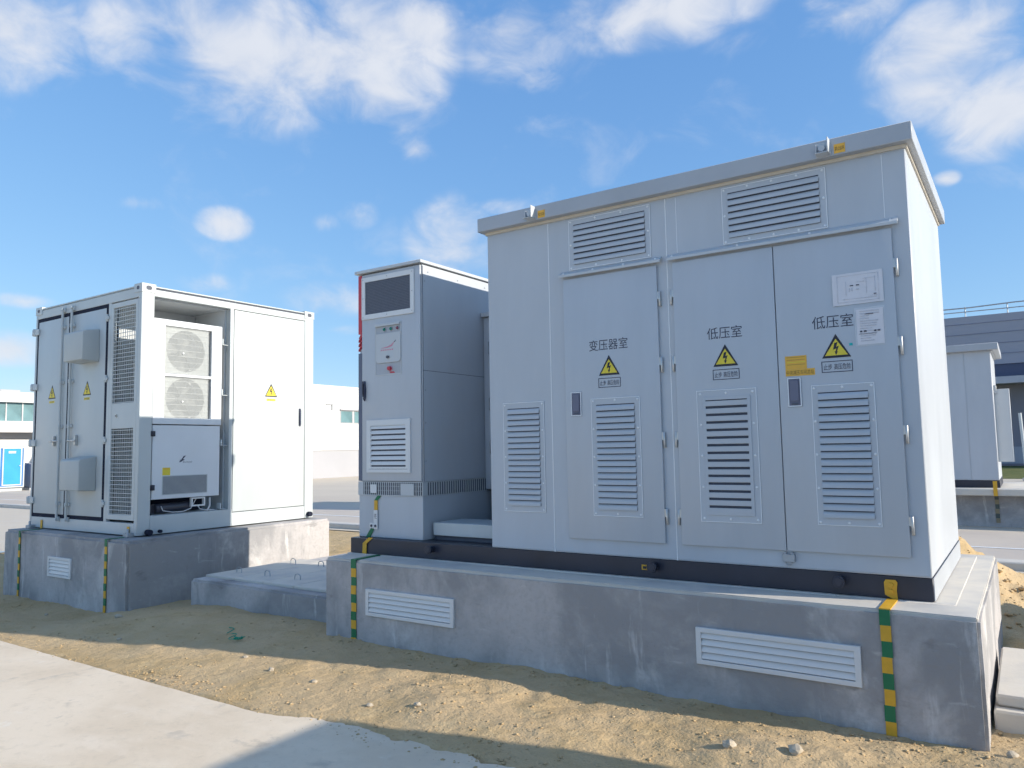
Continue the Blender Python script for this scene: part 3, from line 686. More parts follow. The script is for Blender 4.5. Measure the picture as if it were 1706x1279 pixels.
# perforated band and foot
g = MB(); g.wbox(PX0 + .012, PX1 - .008, PY0 + .04, PY1 - .02, 1.186, 1.312); build('vent_core', g, DARK, pcs)
g = MB()
for v in (1.305, 1.183): g.box(Fq, PX0, PX1, v, v + .006, -.004, .004)
for v in (1.228, 1.268): g.box(Fq, PX0, PX1, v, v + .0035, -.001, .002)
u = PX0
while u < PX1: g.box(Fq, u, u + .008, 1.186, 1.31, -.002, .003); u += .026
g.box(Fq, PX0 + .012, PX0 + .07, 1.19, 1.305, .002, .006); g.box(Fq, -1.10, -.94, 1.19, 1.295, .002, .006); g.box(Fq, -1.48, -1.40, 1.205, 1.285, .002, .010, 1)
FqR = RIGHT(PX1)
for v in (1.305, 1.183): g.box(FqR, PY0, PY1, v, v + .006, -.002, .003)
u = PY0 + .06
while u < PY1: g.box(FqR, u, u + .012, 1.186, 1.31, -.004, .001); u += .034
g.box(FqR, PY0, PY0 + .06, 1.186, 1.31, -.004, .002)
build('vent_band', g, [LGREY, WHITEP], pcs)
g = MB(); g.wbox(PX0 + .004, PX1, PY0 + .004, PY1 - .01, .79, 1.184); build('foot', g, GREY, pcs, bevel=.004)
g = MB(); g.box(FqR, PY0 + .02, PY1, 2.330, 2.334, .0, .001); g.box(FqR, PY0 + .02, PY0 + .026, 1.32, 3.31, .0, .001); build('seam', g, DSLOT, pcs)
g = MB()
for y in (.2, .65, 1.1): g.disc(FqR, y, 3.26, .008, 0, .004, 8)
for v in (3.17, 2.15, 1.85, 1.5): g.disc(FqR, PY0 + .05, v, .008, 0, .004, 8)
build('bolts', g, STEELD, pcs)

# second cabinet in the gap and the trough in front of it
cab2 = thing('control_cabinet', (-.6, 1.4, .79), 'grey cabinet half hidden in the gap behind the inverter cabinet', 'electrical cabinet')
g = MB(); g.wbox(-.832, -.03, 1.06, 1.75, 1.20, 2.94); build('wall', g, GREY, cab2, bevel=.004)
g = MB(); g.wbox(-.835, -.01, 1.02, 1.77, 2.945, 2.985); build('lid', g, LGREY, cab2, bevel=.003)
g = MB(); g.wbox(-.80, -.05, 1.12, 1.74, .79, 1.20); build('foot', g, GREY, cab2, bevel=.003)
Fc2 = FRONT(1.06)
g = MB(); g.box(Fc2, -.79, -.06, 1.23, 2.91, 0, .012); cd = build('door', g, GREY, cab2, bevel=.003)
for v in (2.62, 2.05, 1.62):
    g = MB(); g.tube([Fc2.p(-.74, v - .06, .012), Fc2.p(-.74, v - .06, .045), Fc2.p(-.74, v + .06, .045), Fc2.p(-.74, v + .06, .012)], .007, 6); build('handle', g, STEELD, cd)
tro = thing('cable_trough', (-.42, .35, .79), 'white sheet steel cable trough lying on the black base frame', 'cable trough')
g = MB(); g.wbox(-.80, -.004, .20, .62, .83, .945); build('cover', g, WHITE, tro, bevel=.004)
g = MB(); g.wbox(-.80, -.004, .23, .60, .79, .832); build('support', g, DARK, tro)

# ------------------------------------------------------------------ battery container
con = thing('battery_container', (-6.2, 1.07, .66), 'white battery container with two locked doors and an air conditioner bay', 'container', 'battery containers')
CX0, CX1, CY0, CY1, CZ0, CZ1 = -7.52, -4.89, -.245, 2.38, .666, 3.651
FL = FRONT(CY0); FR = RIGHT(CX1)
# frame
g = MB(); g.box(FL, CX0, -7.478, CZ0, 3.60, -.15, 0); build('corner_post', g, WHITE, con, bevel=.006)
g = MB(); g.wbox(-4.963, CX1, CY0, -.085, CZ0, 3.60); build('corner_post', g, WHITE, con, bevel=.006)
g = MB(); g.wbox(-4.98, CX1, 2.222, CY1, CZ0, 3.60); build('corner_post', g, WHITE, con, bevel=.006)
g = MB(); g.box(FL, -7.478, -4.963, 3.487, 3.60, -.10, -.002); build('top_rail', g, WHITE, con, bevel=.004)
g = MB(); g.box(FL, -7.478, -4.963, CZ0, .808, -.10, -.002); build('bottom_rail', g, WHITE, con, bevel=.004)
g = MB(); g.box(FR, -.085, 2.222, 3.509, 3.592, -.08, -.002); build('top_rail', g, WHITE, con, bevel=.004)
g = MB(); g.box(FR, -.085, 1.03, CZ0, .884, -.10, -.002); g.box(FR, 1.03, 2.222, CZ0, .838, -.10, -.002); build('bottom_rail', g, WHITE, con, bevel=.004)
g = MB(); g.box(FR, .972, 1.026, .884, 3.509, -.10, -.003); build('mullion', g, WHITE, con, bevel=.003)
g = MB(); g.wbox(CX0 + .02, CX1 - .02, CY0 + .02, CY1 - .02, 3.594, 3.615, 0); g.wbox(CX0 + .01, CX1 - .004, CY0 + .004, CY1 - .01, 3.615, 3.632, 0); build('roof', g, WHITE, con, bevel=.003)
g = MB(); g.wbox(CX0, CX0 + .03, CY0 + .15, CY1, CZ0, 3.59); g.wbox(CX0 + .03, CX1 - .1, CY1 - .03, CY1, CZ0, 3.59); g.wbox(CX0 + .03, CX1 - .02, CY0 + .12, CY1 - .03, CZ0, CZ0 + .06); build('wall', g, WHITE, con)
def casting(x, y, sx, sy):
    g = MB(); x0, x1 = sorted((x + .006 * sx, x - .165 * sx)); y0, y1 = sorted((y + .006 * sy, y - .17 * sy))
    g.wbox(x0, x1, y0, y1, CZ1 - .105, CZ1)
    A = FRONT(y0); B = RIGHT(x1)
    if sy < 0:
        g.prism(A, [((x0 + x1) / 2 + a * .030, CZ1 - .052 + b * .022) for a, b in ((-1, -.5), (-.5, -1), (.5, -1), (1, -.5), (1, .5), (.5, 1), (-.5, 1), (-1, .5))], .0, .0012, 1)
    if sx > 0:
        g.prism(B, [((y0 + y1) / 2 + a * .036, CZ1 - .052 + b * .026) for a, b in ((-1, -.5), (-.5, -1), (.5, -1), (1, -.5), (1, .5), (.5, 1), (-.5, 1), (-1, .5))], .0, .0012, 1)
    build('corner_casting', g, [WHITE, DARK], con, bevel=.002)
for x, y, sx, sy in ((CX1, CY0, 1, -1), (CX0, CY0, -1, -1), (CX1, CY1, 1, 1), (CX0, CY1, -1, 1)): casting(x, y, sx, sy)
for y0, y1 in ((-.07, 2.21),):
    g = MB(); g.box(FR, y0, y1, 3.594, 3.612, -.05, -.012); build('roof_joint', g, DSLOT, con)
# cargo doors
g = MB(); g.box(FL, -7.482, -5.64, .806, 3.489, -.06, -.008); build('door_gasket', g, RUBBER, con)
g = MB(); g.box(FL, -5.642, -5.58, .806, 3.489, -.06, -.006); build('door_post', g, WHITE, con, bevel=.003)
FLd = FRONT(CY0 + .004)
def cdoor(u0, u1, bar, hs, label):
    g = MB(); g.box(FL, u0, u1, .856, 3.440, -.05, -.004); d = build('door', g, WHITE, con, bevel=.006, seg=2, label=label)
    b = MB(); b.tube([FLd.p(bar, .775, .032), FLd.p(bar, 3.555, .032)], .016, 10); build('locking_bar', b, WHITE, d)
    for v in (.80, 3.53):
        k = MB(); k.box(FLd, bar - .035, bar + .035, v - .03, v + .03, .0, .030); k.box(FLd, bar - .026, bar + .026, v - .014, v + .014, .03, .055); build('cam_keeper', k, WHITE, d, bevel=.004)
    for v in (.99, 1.99, 2.57, 3.30):
        k = MB(); k.box(FLd, bar - .045, bar + .045, v - .02, v + .02, .0, .022); k.tube([FLd.p(bar, v - .025, .032), FLd.p(bar, v + .025, .032)], .022, 10); build('bar_guide', k, WHITE, d, bevel=.003)
    k = MB(); k.tube([FLd.p(bar, 1.80, .045), FLd.p(bar + hs * .05, 1.805, .055), FLd.p(bar + hs * .22, 1.80, .055)], .011, 8); k.box(FLd, bar + hs * .16 - .02, bar + hs * .16 + .02, 1.74, 1.87, 0, .035); k.box(FLd, bar + hs * .16 - .035, bar + hs * .16 + .035, 1.79, 1.81, .035, .07); build('door_handle', k, STEEL, d, bevel=.003)
    return d
cd1 = cdoor(-7.440, -6.622, -6.725, -1, 'left door')
cd2 = cdoor(-6.556, -5.694, -6.485, 1, 'right door')
for v in (3.31, 2.55, 1.79, 1.025):
    g = MB(); g.box(FL, -7.60, -7.41, v - .042, v + .042, -.004, .014); g.tube([FL.p(-7.545, v - .05, .006), FL.p(-7.545, v + .05, .006)], .022, 10); build('hinge', g, WHITE, cd1, bevel=.004)
    g = MB(); g.box(FL, -5.70, -5.615, v - .02, v + .02, -.004, .010); g.tube([FL.p(-5.655, v - .045, .002), FL.p(-5.655, v + .045, .002)], .014, 8); build('hinge', g, WHITE, cd2, bevel=.003)
warning(FLd, -7.01, 2.37, 2.552, .098, .001, cd1, 'strip', True); warning(FLd, -6.105, 2.37, 2.553, .098, .001, cd2, 'strip', True)
def hood(v0, v1, label):
    g = MB(); top = [(-6.28, v1 - .02), (-5.83, v1 - .02)]
    G = Face((0, CY0 + .004, 0), (0, -1, 0), (0, 0, 1), (1, 0, 0))
    g.prism(G, [(0, v0), (.215, v0 + .012), (.215, v1 - .055), (.20, v1 - .035), (0, v1)], -6.29, -5.83)
    build('rain_hood', g, mat('hood_paint', (.46, .495, .495), .5, .03), con, bevel=.022, seg=3, label=label)
hood(2.775, 3.19, 'upper rain hood on the right door'); hood(1.17, 1.60, 'lower rain hood on the right door')
bay = mat('bay_grey', (.62, .65, .66), .5, .03)
# ventilation column
g = MB(); g.ring(FL, -5.576, -4.965, .838, 3.472, .06, -.04, -.002); g.box(FL, -5.52, -5.02, 1.925, 2.232, -.04, -.006); vp = build('vent_panel', g, WHITE, con, bevel=.004)
def wires(v0, v1):
    g = MB(); u = -5.518
    while u < -5.02: g.box(FL, u, u + .007, v0, v1, -.018, -.012); u += .05
    v = v0
    while v < v1: g.box(FL, -5.52, -5.02, v, v + .007, -.0125, -.008); v += .05
    return build('wire_mesh', g, WHITE, con, kind='stuff')
wires(2.235, 3.41); wires(.90, 1.925)
FB = FRONT(-.079)
for v0, v1 in ((2.05, 3.16), (1.12, 1.85)):
    g = MB(); g.box(FB, -5.232, -4.93, v0, v1, 0, .004, 0)
    for k in range(2):
        for q in range(int((v1 - v0) / .075)): g.box(FB, -5.215 + k * .15, -5.10 + k * .15, v0 + .012 + q * .075, v0 + .062 + q * .075, .004, .006, 1)
    build('coil_panel', g, [mat('coil_frame', (.32, .34, .40), .6), mat('coil_dark', (.17, .19, .26), .7)], con)
g = MB(); g.disc(FL, -5.40, 2.08, .02, -.006, .004, 12, 0); g.disc(FL, -5.40, 2.08, .009, .004, .008, 10, 1); build('keyhole', g, [STEEL, DARK], con)
# right side: air conditioner bay
g = MB(); g.box(FR, -.085, .972, .884, 3.509, -.80, -.78); g.box(FR, .955, .972, .884, 3.509, -.78, -.10); g.box(FR, -.085, .972, 3.490, 3.509, -.78, -.081); g.box(FR, -.085, .972, .872, .886, -.78, -.10)
build('bay_lining', g, bay, con)
g = MB(); g.box(FR, 1.024, 1.032, .838, 3.509, -.03, -.02); g.box(FR, 1.03, 2.222, .84, 3.507, -.05, -.022); build('door_joint', g, RUBBER, con)
g = MB(); g.box(FR, 1.036, 2.216, .846, 3.501, -.022, -.004); rd = build('door', g, WHITE, con, bevel=.004, seg=2, label='side door with yellow warning triangle')
FRd = RIGHT(CX1 - .004)
warning(FRd, 1.632, 2.372, 2.552, .102, .001, rd, 'strip', True)
g = MB(); g.prism(FRd, [(2.118, 2.225), (2.142, 2.225), (2.152, 2.19), (2.152, 2.0), (2.138, 1.97), (2.116, 1.985)], 0, .016, 0); g.prism(FRd, [(2.122, 2.18), (2.136, 2.18), (2.136, 2.01), (2.122, 2.01)], .016, .032, 1); build('handle', g, [INK, SLATE], rd, bevel=.003)
# air conditioner
AX = CX1 - .012; FA = RIGHT(AX)
g = MB()
g.ring(FA, -.078, .858, 1.97, 3.252, .148, -.34, 0, 0, wv=.075); g.box(FA, -.07, .85, 1.98, 3.24, -.36, -.34, 0)
g.box(FA, .062, .718, 2.556, 2.590, -.03, -.001, 0)
UNIT = mat('unit_paint', (.73, .755, .775), .4, .03, 2.2, .04, 2.2)
ac = build('air_conditioner', g, UNIT, con, bevel=.004)
for vc in (2.885, 2.283):
    g = MB(); cu = .375; hw, hh, R = .303, .288, .262
    n = 24; k0 = len(g.v)
    # shroud plate with a round hole
    sq = []
    for i in range(n):
        a = 2 * math.pi * i / n + math.pi / 4; c, s_ = math.cos(a), math.sin(a); q = max(abs(c), abs(s_)); sq.append((cu + hw * c / q, vc + hh * s_ / q))
    ci = [(cu + R * math.cos(2 * math.pi * i / n + math.pi / 4), vc + R * math.sin(2 * math.pi * i / n + math.pi / 4)) for i in range(n)]
    for i in range(n):
        j = (i + 1) % n
        g.face([FA.p(*sq[i], -.045), FA.p(*sq[j], -.045), FA.p(*ci[j], -.045), FA.p(*ci[i], -.045)], 0)
        g.face([FA.p(*ci[i], -.045), FA.p(*ci[j], -.045), FA.p(*ci[j], -.16), FA.p(*ci[i], -.16)], 0)
    build('fan_shroud', g, WHITE, ac)
    g = MB(); g.disc(FA, cu, vc, .255, -.20, -.19, 24, 0); g.disc(FA, cu, vc, .07, -.16, -.09, 16, 1)
    for b in range(5):
        a = b * 2 * math.pi / 5 + .3
        pl = [(cu + r * math.cos(a + t), vc + r * math.sin(a + t)) for r, t in ((.06, 0), (.15, -.12), (.245, -.1), (.25, .55), (.15, .5), (.06, .6))]
        g.prism(FA, pl, -.13, -.122, 1)
    build('fan', g, [FANG, mat('fan_blade', (.27, .285, .28), .5)], ac)
    g = MB(); u = cu - hw
    while u < cu + hw: g.box(FA, u, u + .0050, vc - hh, vc + hh, -.022, -.018); u += .0105
    v = vc - hh
    while v < vc + hh: g.box(FA, cu - hw, cu + hw, v, v + .0035, -.018, -.016); v += .072
    g.disc(FA, cu - .06, vc - .03, .012, -.013, -.006, 10, 1)
    build('fan_guard', g, [MESHG, WHITEP], ac, kind='stuff')
g = MB(); g.box(FA, -.066, .846, 1.072, 1.958, -.30, -.006, 0); lp = build('lower_panel', g, UNIT, ac, bevel=.004)
FA2 = RIGHT(AX - .006)
g = MB(); g.ring(FA2, .066, .674, 1.118, 1.350, .008, 0, .003, 1); g.box(FA2, .072, .668, 1.124, 1.344, 0, .0012, 0)
v = 1.13
while v < 1.34: g.box(FA2, .074, .666, v, v + .004, .0012, .003, 2); v += .013
build('inlet_mesh', g, [mat('inlet_grey', (.20, .215, .24), .7), WHITE, MESHG], ac)
g = MB(); g.prism(FA2, [(.285, 1.505), (.300, 1.545), (.300, 1.525), (.345, 1.583), (.375, 1.588), (.335, 1.545), (.36, 1.535), (.33, 1.525), (.312, 1.512)], 0, .001, 0); g.text(FA2, 'Envicool', .335, .455, 1.500, 1.520, .001, 0); build('emblem', g, INK, ac)
g = MB(); g.box(FA2, .068, .168, 1.354, 1.446, 0, .001, 0); g.box(FA2, .08, .156, 1.425, 1.437, .001, .0014, 1); build('sticker', g, [YEL, ORANGE], ac)
for y, v in ((-.072, 1.853), (-.066, 1.214)):
    g = MB(); g.box(FA2, y - .028, y + .028, v - .032, v + .032, .0, .026); g.box(FA2, y - .012, y + .012, v - .018, v + .018, .026, .036); build('latch', g, BLACKP, ac, bevel=.003)
for y, v in ((.866, 3.06), (.866, 2.40), (.866, 1.75), (.866, .935)):
    g = MB(); g.box(FA, y - .012, y + .085, v - .045, v - .036, -.06, -.005); g.box(FA, y - .012, y + .004, v - .045, v + .035, -.06, .012); build('bracket', g, WHITE, ac, bevel=.002)
# plumbing under the unit
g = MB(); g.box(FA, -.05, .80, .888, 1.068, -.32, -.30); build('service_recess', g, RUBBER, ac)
g = MB(); g.tube([FA.p(.03, .955, -.10), FA.p(.50, .965, -.12)], .055, 14); g.disc(RIGHT(AX - .12), .03, .955, .058, 0, .02, 12); build('compressor', g, mat('compressor_black', (.035, .038, .055), .35), ac)
g = MB(); g.ring(FA, .47, .66, .955, 1.065, .018, -.06, -.02); build('pipe_bracket', g, WHITEP, ac)
g = MB()
g.tube([FA.p(.08, .985, -.04), FA.p(.10, .93, -.03), FA.p(.22, .905, -.02), FA.p(.36, .905, -.02), FA.p(.46, .935, -.02), FA.p(.56, 1.06, -.05)], .006, 6)
g.tube([FA.p(.56, .955, -.02), FA.p(.58, .92, -.015), FA.p(.66, .90, -.015), FA.p(.78, .895, -.02)], .007, 6)
g.tube([FA.p(.70, .90, -.03), FA.p(.73, .95, -.03), FA.p(.735, 1.05, -.04)], .012, 6)
build('cable', g, CABLE, ac)
# feet clamps on the plinth
for x, y in ((-5.0, -.27), (-7.40, -.27)):
    g = MB(); g.wbox(x - .05, x + .05, y - .05, y + .03, .652, .70); g.tube([(x, y - .02, .66), (x, y - .02, .75)], .016, 8); build('foot_clamp', g, STEELD, con, bevel=.004)
g = MB(); g.tube([(-4.87, -.13, .70), (-4.80, -.13, .70)], .035, 12); g.tube([(-4.87, .02, .70), (-4.83, .02, .70)], .02, 10); build('pipe_stub', g, RUBBER, con)
g = MB(); g.tube([(-4.885, 2.29, .72), (-4.83, 2.29, .72)], .035, 12); build('pipe_stub', g, RUBBER, con)

# ------------------------------------------------------------------ earthing straps
def strap(name, F, u, v0, v1, wd, nb, label, first=0, extra=None, mg=TGREEN, my=TYEL):
    t = thing(name, F.p(u, v0, 0), label, 'earthing strap', 'striped earthing straps')
    step = (v1 - v0) / nb
    for i in range(nb):
        g = MB(); a = v1 - i * step; j = .0025 * (i % 3 - 1)
        g.box(F, u - wd / 2 + j, u + wd / 2 + j, a - step, a, .0005, .005)
        build('green_band' if (i + first) % 2 == 0 else 'yellow_band', g, mg if (i + first) % 2 == 0 else my, t)
    if extra: extra(t)
    return t
Fpf = FRONT(-.327)
def topR(t):
    g = MB(); g.wbox(2.952, 3.012, -.331, -.015, .6475, .6545); build('yellow_band', g, TYEL, t)
    g = MB(); g.prism(FRONT(.003), [(2.940, .675), (2.985, .650), (3.010, .650), (3.006, .70), (3.012, .75), (3.002, .765), (2.948, .765), (2.938, .75)], .002, .008); build('yellow_band', g, TYEL, t)
    g = MB(); g.disc(FRONT(-.005), 2.976, .735, .014, 0, .012, 8); g.disc(FRONT(-.005), 2.976, .695, .014, 0, .012, 8); build('bolt', g, TYEL, t)
strap('earthing_strap', Fpf, 2.982, -.06, .6475, .056, 8, 'green and yellow striped earthing strap at the right end of the long plinth', 0, topR)
def topL(t):
    g = MB(); g.wbox(-1.300, -1.240, -.331, -.01, .6475, .6525); build('green_band', g, TGREEN, t)
    Fk = FRONT(.002)
    g = MB(); g.prism(Fk, [(-1.49, .6515), (-1.44, .6515), (-1.435, .745), (-1.355, .80), (-1.41, .80), (-1.485, .745)], .002, .008); build('yellow_band', g, TYEL, t)
    Fk2 = FRONT(PY0 + .004)
    g = MB(); g.prism(Fk2, [(-1.545, .79), (-1.49, .79), (-1.435, .875), (-1.48, .875)], .002, .008); build('green_band', g, TGREEN, t)
    g = MB(); g.box(Fk2, -1.495, -1.445, .87, .925, .002, .008, 0); g.box(Fk2, -1.438, -1.388, .868, 1.045, .008, .014, 0); g.disc(Fk2, -1.47, .898, .012, .008, .016, 8, 1); g.disc(Fk2, -1.413, .898, .012, .014, .022, 8, 1); g.text(Fk2, 'PE', -1.425, -1.400, .965, 1.01, .0146, 1); build('label_plate', g, [WHITEP, INK], t)
    g = MB(); g.box(Fk2, -1.434, -1.392, 1.045, 1.135, .004, .010); build('yellow_band', g, TYEL, t)
    g = MB(); g.prism(Fk2, [(-1.434, 1.135), (-1.392, 1.135), (-1.345, 1.182), (-1.39, 1.182)], .004, .010); build('green_band', g, TGREEN, t)
strap('earthing_strap', Fpf, -1.270, -.095, .6475, .060, 10, 'green and yellow striped earthing strap at the left end of the long plinth', 0, topL)
Fpc = FRONT(-.517)
def topC(x):
    def f(t):
        g = MB(); g.wbox(x - .024, x + .024, -.521, -.26, .653, .658); build('green_band', g, TGREEN, t)
        g = MB(); g.box(FRONT(CY0 - .002), x - .05, x - .002, .66, .77, .001, .007); build('yellow_band', g, TYEL, t)
    return f
strap('earthing_strap', Fpc, -5.035, -.25, .654, .050, 11, 'striped earthing strap on the container plinth near its corner', 0, topC(-5.035))
strap('earthing_strap', Fpc, -7.14, -.26, .654, .045, 11, 'striped earthing strap at the far left of the container plinth', 0, topC(-7.14))

# ------------------------------------------------------------------ twine on the sand
g = MB(); rr = random.Random(4)
pts = [Vector((-2.62 + .02 * i, -.62 + .10 * math.sin(i * .55) * .5 - .012 * i, sand_h(-2.62 + .02 * i, -.62) + .012)) for i in range(26)]
g.tube(pts, .004, 5)
for k in range(5):
    c = pts[-1]; g.tube([c + Vector((rr.uniform(-.05, .05), rr.uniform(-.04, .04), rr.uniform(0, .03))) for _ in range(5)], .004, 5)
build('twine', g, TWINE, label='scrap of green plastic twine lying on the shaded sand', cat='twine')

# ------------------------------------------------------------------ second row of units
def plain_plinth(x0, x1, y0, y1, label):
    t = thing('concrete_plinth', ((x0 + x1) / 2, (y0 + y1) / 2, -.13), label, 'plinth', 'concrete plinths')
    g = MB(); g.wbox(x0, x1, y0, y1, .50, .638); build('cap', g, CONCL, t, bevel=.015)
    g = MB(); g.wbox(x0 + .02, x1 - .05, y0 + .34, y1 - .05, -.3, .50); build('block', g, CONC, t, bevel=.015)
    return t
plain_plinth(-1.645, 6.5, 12.6, 15.6, 'grey plinth with overhanging cap under the far transformer cabinet')
s2 = thing('transformer_cabinet', (1.6, 14.05, .79), 'far grey transformer cabinet behind the sunlit end of the near one', 'electrical cabinet', 'transformer cabinets')
g = MB(); g.wbox(0, 3.2, 13, 15.09, .79, 3.44); build('wall', g, GREY, s2, bevel=.006)
for a, b in ((.004, 1.4), (1.41, 2.72), (2.73, 3.19)):
    g = MB(); g.box(FRONT(13), a, b, .80, 3.40, 0, .006); build('front_sheet', g, GREY, s2, bevel=.002)
g = MB(); g.wbox(-.08, 3.34, 12.88, 15.2, 3.42, 3.56); g.wbox(-.02, 3.24, 12.96, 15.1, 3.40, 3.42); build('roof', g, GREYD, s2, bevel=.006)
g = MB(); g.wbox(3.2, 3.47, 13.35, 13.42, 1.15, 2.64); build('open_door', g, LGREY, s2, bevel=.006)
g = MB(); g.wbox(3.2, 3.25, 13.3, 13.36, 2.55, 2.72); build('door_stay', g, STEELD, s2, bevel=.004)
k2 = thing('steel_skid', (1.6, 14.05, .64), 'black base frame under the far transformer cabinet', 'base frame')
g = MB(); g.wbox(-.5, 3.21, 13.006, 15.08, .64, .789); build('frame', g, BLACKP, k2, bevel=.004)
strap('earthing_strap', FRONT(12.932), 3.135, -.05, .50, .07, 6, 'faded striped strap on the far plinth', 0, lambda t: build('yellow_band', MB().box(FRONT(12.59), 3.10, 3.17, .50, .79, .01, .02), TYEL, t), mg=mat('faded_green', (.10, .12, .11), .8), my=mat('faded_yellow', (.30, .25, .16), .8))
c2 = thing('battery_container', (-6.2, 14.07, .66), 'white battery container of the second row behind the near cabinets', 'container', 'battery containers')
g = MB(); g.wbox(CX0, CX1, 12.75, 15.4, .666, 3.60); build('wall', g, WHITE, c2, bevel=.01)
g = MB(); g.wbox(CX0, CX1, 12.75, 15.4, 3.602, 3.64); build('roof', g, WHITE, c2, bevel=.01)
plain_plinth(-7.6, -4.6, 12.5, 15.5, 'grey plinth under the second row battery container')
# unseen blocks on the right, added and sized to cast the ground shadows
nb = thing('shadow_caster', (7.6, -2.0, -.05), 'unseen grey box to the right, sized to cast the shadow on the apron', 'electrical cabinet')
g = MB(); g.wbox(6.2, 9.2, -3.8, -.43, -.05, 2.36); build('wall', g, GREY, nb, bevel=.006)
g = MB(); g.wbox(6.17, 9.25, -3.85, -.40, 2.36, 2.44); build('roof', g, GREYD, nb, bevel=.006)
for k in range(3):
    g = MB(); g.box(FRONT(-3.8), 6.25 + k * .98, 7.2 + k * .98, .1, 2.28, .0, .02); build('door', g, GREY, nb, bevel=.003)
pl2 = thing('concrete_plinth', (6.4, 2.3, -.05), 'unseen low plinth added to shade the ground beside the long plinth', 'plinth', 'concrete plinths')
g = MB(); g.wbox(4.6, 8.2, 1.75, 3.3, -.5, .62); build('block', g, CONC, pl2, bevel=.02)

# ------------------------------------------------------------------ buildings in the distance
hall = thing('white_hall', (-45, 45, -.13), 'long white rendered hall with a grey base and ribbon window', 'building')
FH = RIGHT(-35)
g = MB(); g.wbox(-60, -35, 21, 75, 1.70, 5.95); build('wall', g, HALLW, hall)
g = MB(); g.wbox(-60, -35.06, 21, 75, -.13, 1.70); build('base_wall', g, HALLG, hall)
g = MB(); g.wbox(-60, -34.95, 20.95, 75, 5.95, 6.06); build('parapet', g, HALLW, hall)
for k in range(5):
    y0 = 31.16 + k * 1.25
    g = MB(); g.ring(FH, y0, y0 + 1.15, 3.53, 4.42, .06, -.02, .02, 0); wdo = build('window', g, mat('window_frame', (.35, .36, .38), .5), hall)
    g = MB(); g.box(FH, y0 + .06, y0 + 1.09, 3.59, 4.36, -.02, .006); build('pane', g, GLASS, wdo)
g = MB(); g.box(FH, 31.1, 37.5, 4.42, 4.50, .0, .12); build('lintel', g, HALLG, hall)
g = MB(); g.box(FH, 29.85, 30.4, 4.76, 4.80, .0, .08); g.box(FH, 30.36, 30.42, 4.40, 4.80, .0, .08); build('drain_pipe', g, STEELD, hall)

off = thing('office_building', (-55, 15, -.13), 'white office building with a band of greenish glazing at far left', 'building')
FO = RIGHT(-50)
g = MB(); g.wbox(-70, -50.2, -20, 30, -.13, 2.75); build('lower_wall', g, HALLW, off)
g = MB(); g.wbox(-70, -49.2, -20, 30, 3.20, 3.90); build('balcony_band', g, HALLW, off)
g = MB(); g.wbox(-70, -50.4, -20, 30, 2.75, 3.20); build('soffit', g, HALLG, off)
g = MB(); g.wbox(-70, -49.3, -20, 30, 5.10, 5.75); build('roof_band', g, HALLW, off)
g = MB(); g.wbox(-62, -52, 17.2, 18.4, 5.75, 6.1); build('roof_box', g, HALLG, off)
for k in range(30):
    y0 = -10 + k * .95
    g = MB(); g.box(RIGHT(-49.6), y0 + .03, y0 + .92, 3.90, 5.10, -.1, 0); build('window_pane', g, GLASS, off)
    g = MB(); g.box(RIGHT(-49.6), y0 - .03, y0 + .03, 3.90, 5.10, -.1, .05); build('window_mullion', g, HALLW, off)
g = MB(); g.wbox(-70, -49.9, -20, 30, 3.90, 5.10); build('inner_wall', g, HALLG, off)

def toilet(y0, label):
    t = thing('portable_toilet', (-40.6, y0 + .6, -.13), label, 'portable toilet', 'portable toilets')
    x = -40; F = RIGHT(x)
    g = MB(); g.wbox(x - 1.2, x, y0, y0 + 1.25, .06, 2.15); build('wall', g, BLUED, t, bevel=.03)
    g = MB(); g.ring(F, y0 + .02, y0 + 1.23, .06, 2.15, .06, .0, .03); build('frame', g, WHITE, t)
    g = MB(); g.box(F, y0 + .24, y0 + 1.04, .22, 2.05, .0, .03); d = build('door', g, BLUE, t, bevel=.01)
    g = MB(); g.ring(F, y0 + .18, y0 + 1.10, .16, 2.12, .06, .0, .035); build('door_frame', g, WHITE, t)
    g = MB(); g.box(F, y0 + .45, y0 + .80, 1.82, 1.94, .03, .04); build('sign_plate', g, WHITE, d)
    g = MB(); g.box(F, y0 + .96, y0 + 1.02, 1.15, 1.20, .03, .08); build('handle', g, WHITE, d)
    g = MB(); g.wbox(x - 1.25, x + .05, y0 - .03, y0 + 1.28, 2.15, 2.24); build('roof', g, WHITE, t, bevel=.03)
    g = MB(); g.wbox(x - 1.1, x - .1, y0 + .05, y0 + 1.2, -.13, .06); build('skid', g, STEELD, t)
toilet(12.42, 'bright blue portable toilet with white frame beyond the container'); toilet(11.0, 'blue portable toilet cut by the left edge of the picture')
cr = thing('cargo_pallet', (-40.5, 14.4, -.13), 'stack of grey goods on a pallet beside the blue toilet', 'pallet')
g = MB(); g.wbox(-41, -40, 14.0, 15.2, .0, 1.3); build('load', g, HALLG, cr, bevel=.05)
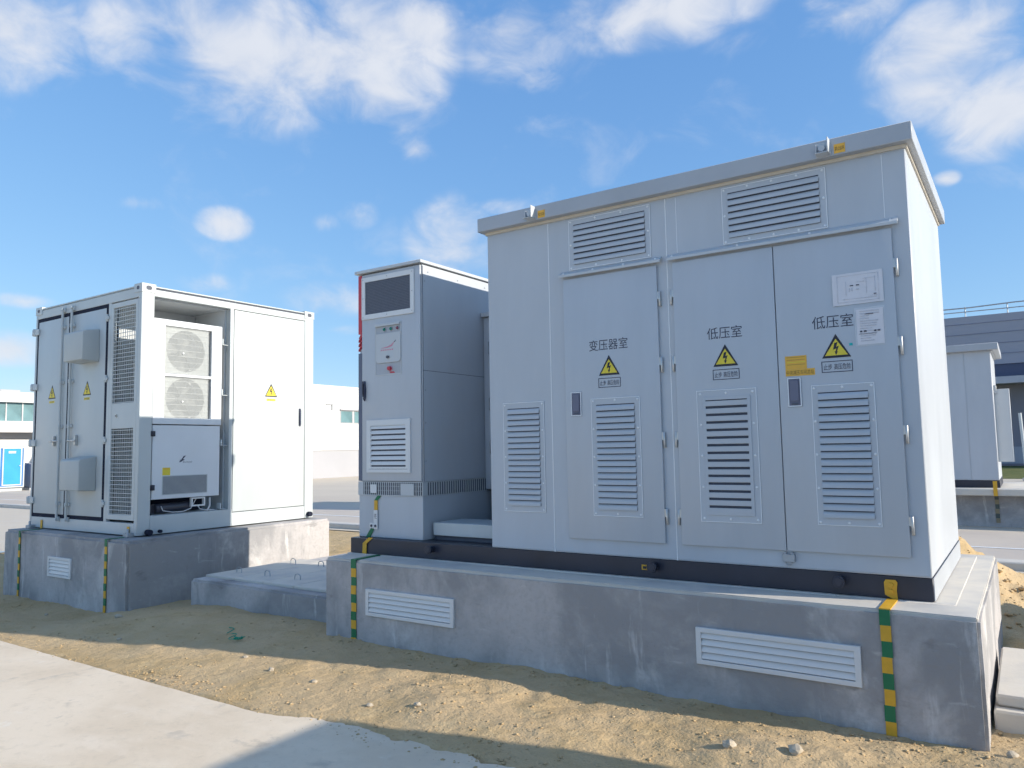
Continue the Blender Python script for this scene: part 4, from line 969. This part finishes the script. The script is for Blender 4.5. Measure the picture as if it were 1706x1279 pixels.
g = MB(); g.wbox(-41, -39.9, 13.9, 15.3, -.13, .0); build('pallet_base', g, STEELD, cr)

wh = thing('warehouse', (10, 65, -.13), 'blue grey clad warehouse behind the far transformer cabinet', 'building')
g = MB(); g.wbox(-15, 60, 55, 90, 6.66, 10.05); up = build('upper_cladding', g, WARE, wh)
for k in range(4):
    g = MB(); g.box(FRONT(55), -15, 60, 7.35 + k * .72, 7.39 + k * .72, 0, .03); build('cladding_joint', g, mat('cladding_joint', (.22, .23, .31), .6), up)
g = MB(); g.wbox(-15, 60, 55.1, 90, 5.72, 6.66); build('blue_band', g, WAREB, wh)
g = MB(); g.wbox(-15, 60, 53.4, 56, 5.25, 5.70); build('canopy', g, WAREL, wh)
g = MB(); g.wbox(-15, 60, 55.2, 90, -.13, 5.25); build('lower_wall', g, mat('warehouse_lower', (.25, .24, .28), .7, .05, .3), wh)
g = MB()
g.tube([(-15, 55.5, 10.85), (1.0, 55.5, 10.72), (3.5, 55.5, 10.80), (60, 55.5, 10.8)], .045, 6); g.tube([(-15, 55.5, 10.45), (60, 55.5, 10.45)], .035, 6); build('rail', g, STEELD, wh)
for x in [-14 + 2.45 * k for k in range(30)]:
    g = MB(); g.tube([(x, 55.5, 10.04), (x, 55.5, 10.8)], .04, 6); build('rail_post', g, STEELD, wh)
fe = thing('low_fence', (10, 50, -.13), 'low grey fence panel in front of the warehouse', 'fence')
for k in range(14):
    x = -6 + k * 2.0
    g = MB(); g.wbox(x, x + 1.96, 52.0, 52.05, .1, 1.15); build('panel', g, mat('fence_grey', (.33, .34, .40), .6), fe)
    g = MB(); g.wbox(x - .03, x + .03, 51.96, 52.0, -.13, 1.25); build('post', g, STEELD, fe)
po = thing('white_post', (3.62, 33.0, -.13), 'slim white post leaning at the right edge of the picture', 'post')
g = MB(); g.tube([(3.62, 33, -.13), (3.52, 33, 2.7)], .06, 10); build('shaft', g, WHITE, po)
g = MB(); g.wbox(3.45, 3.80, 32.85, 33.15, -.13, .0); build('foot', g, CONCL, po, bevel=.01)
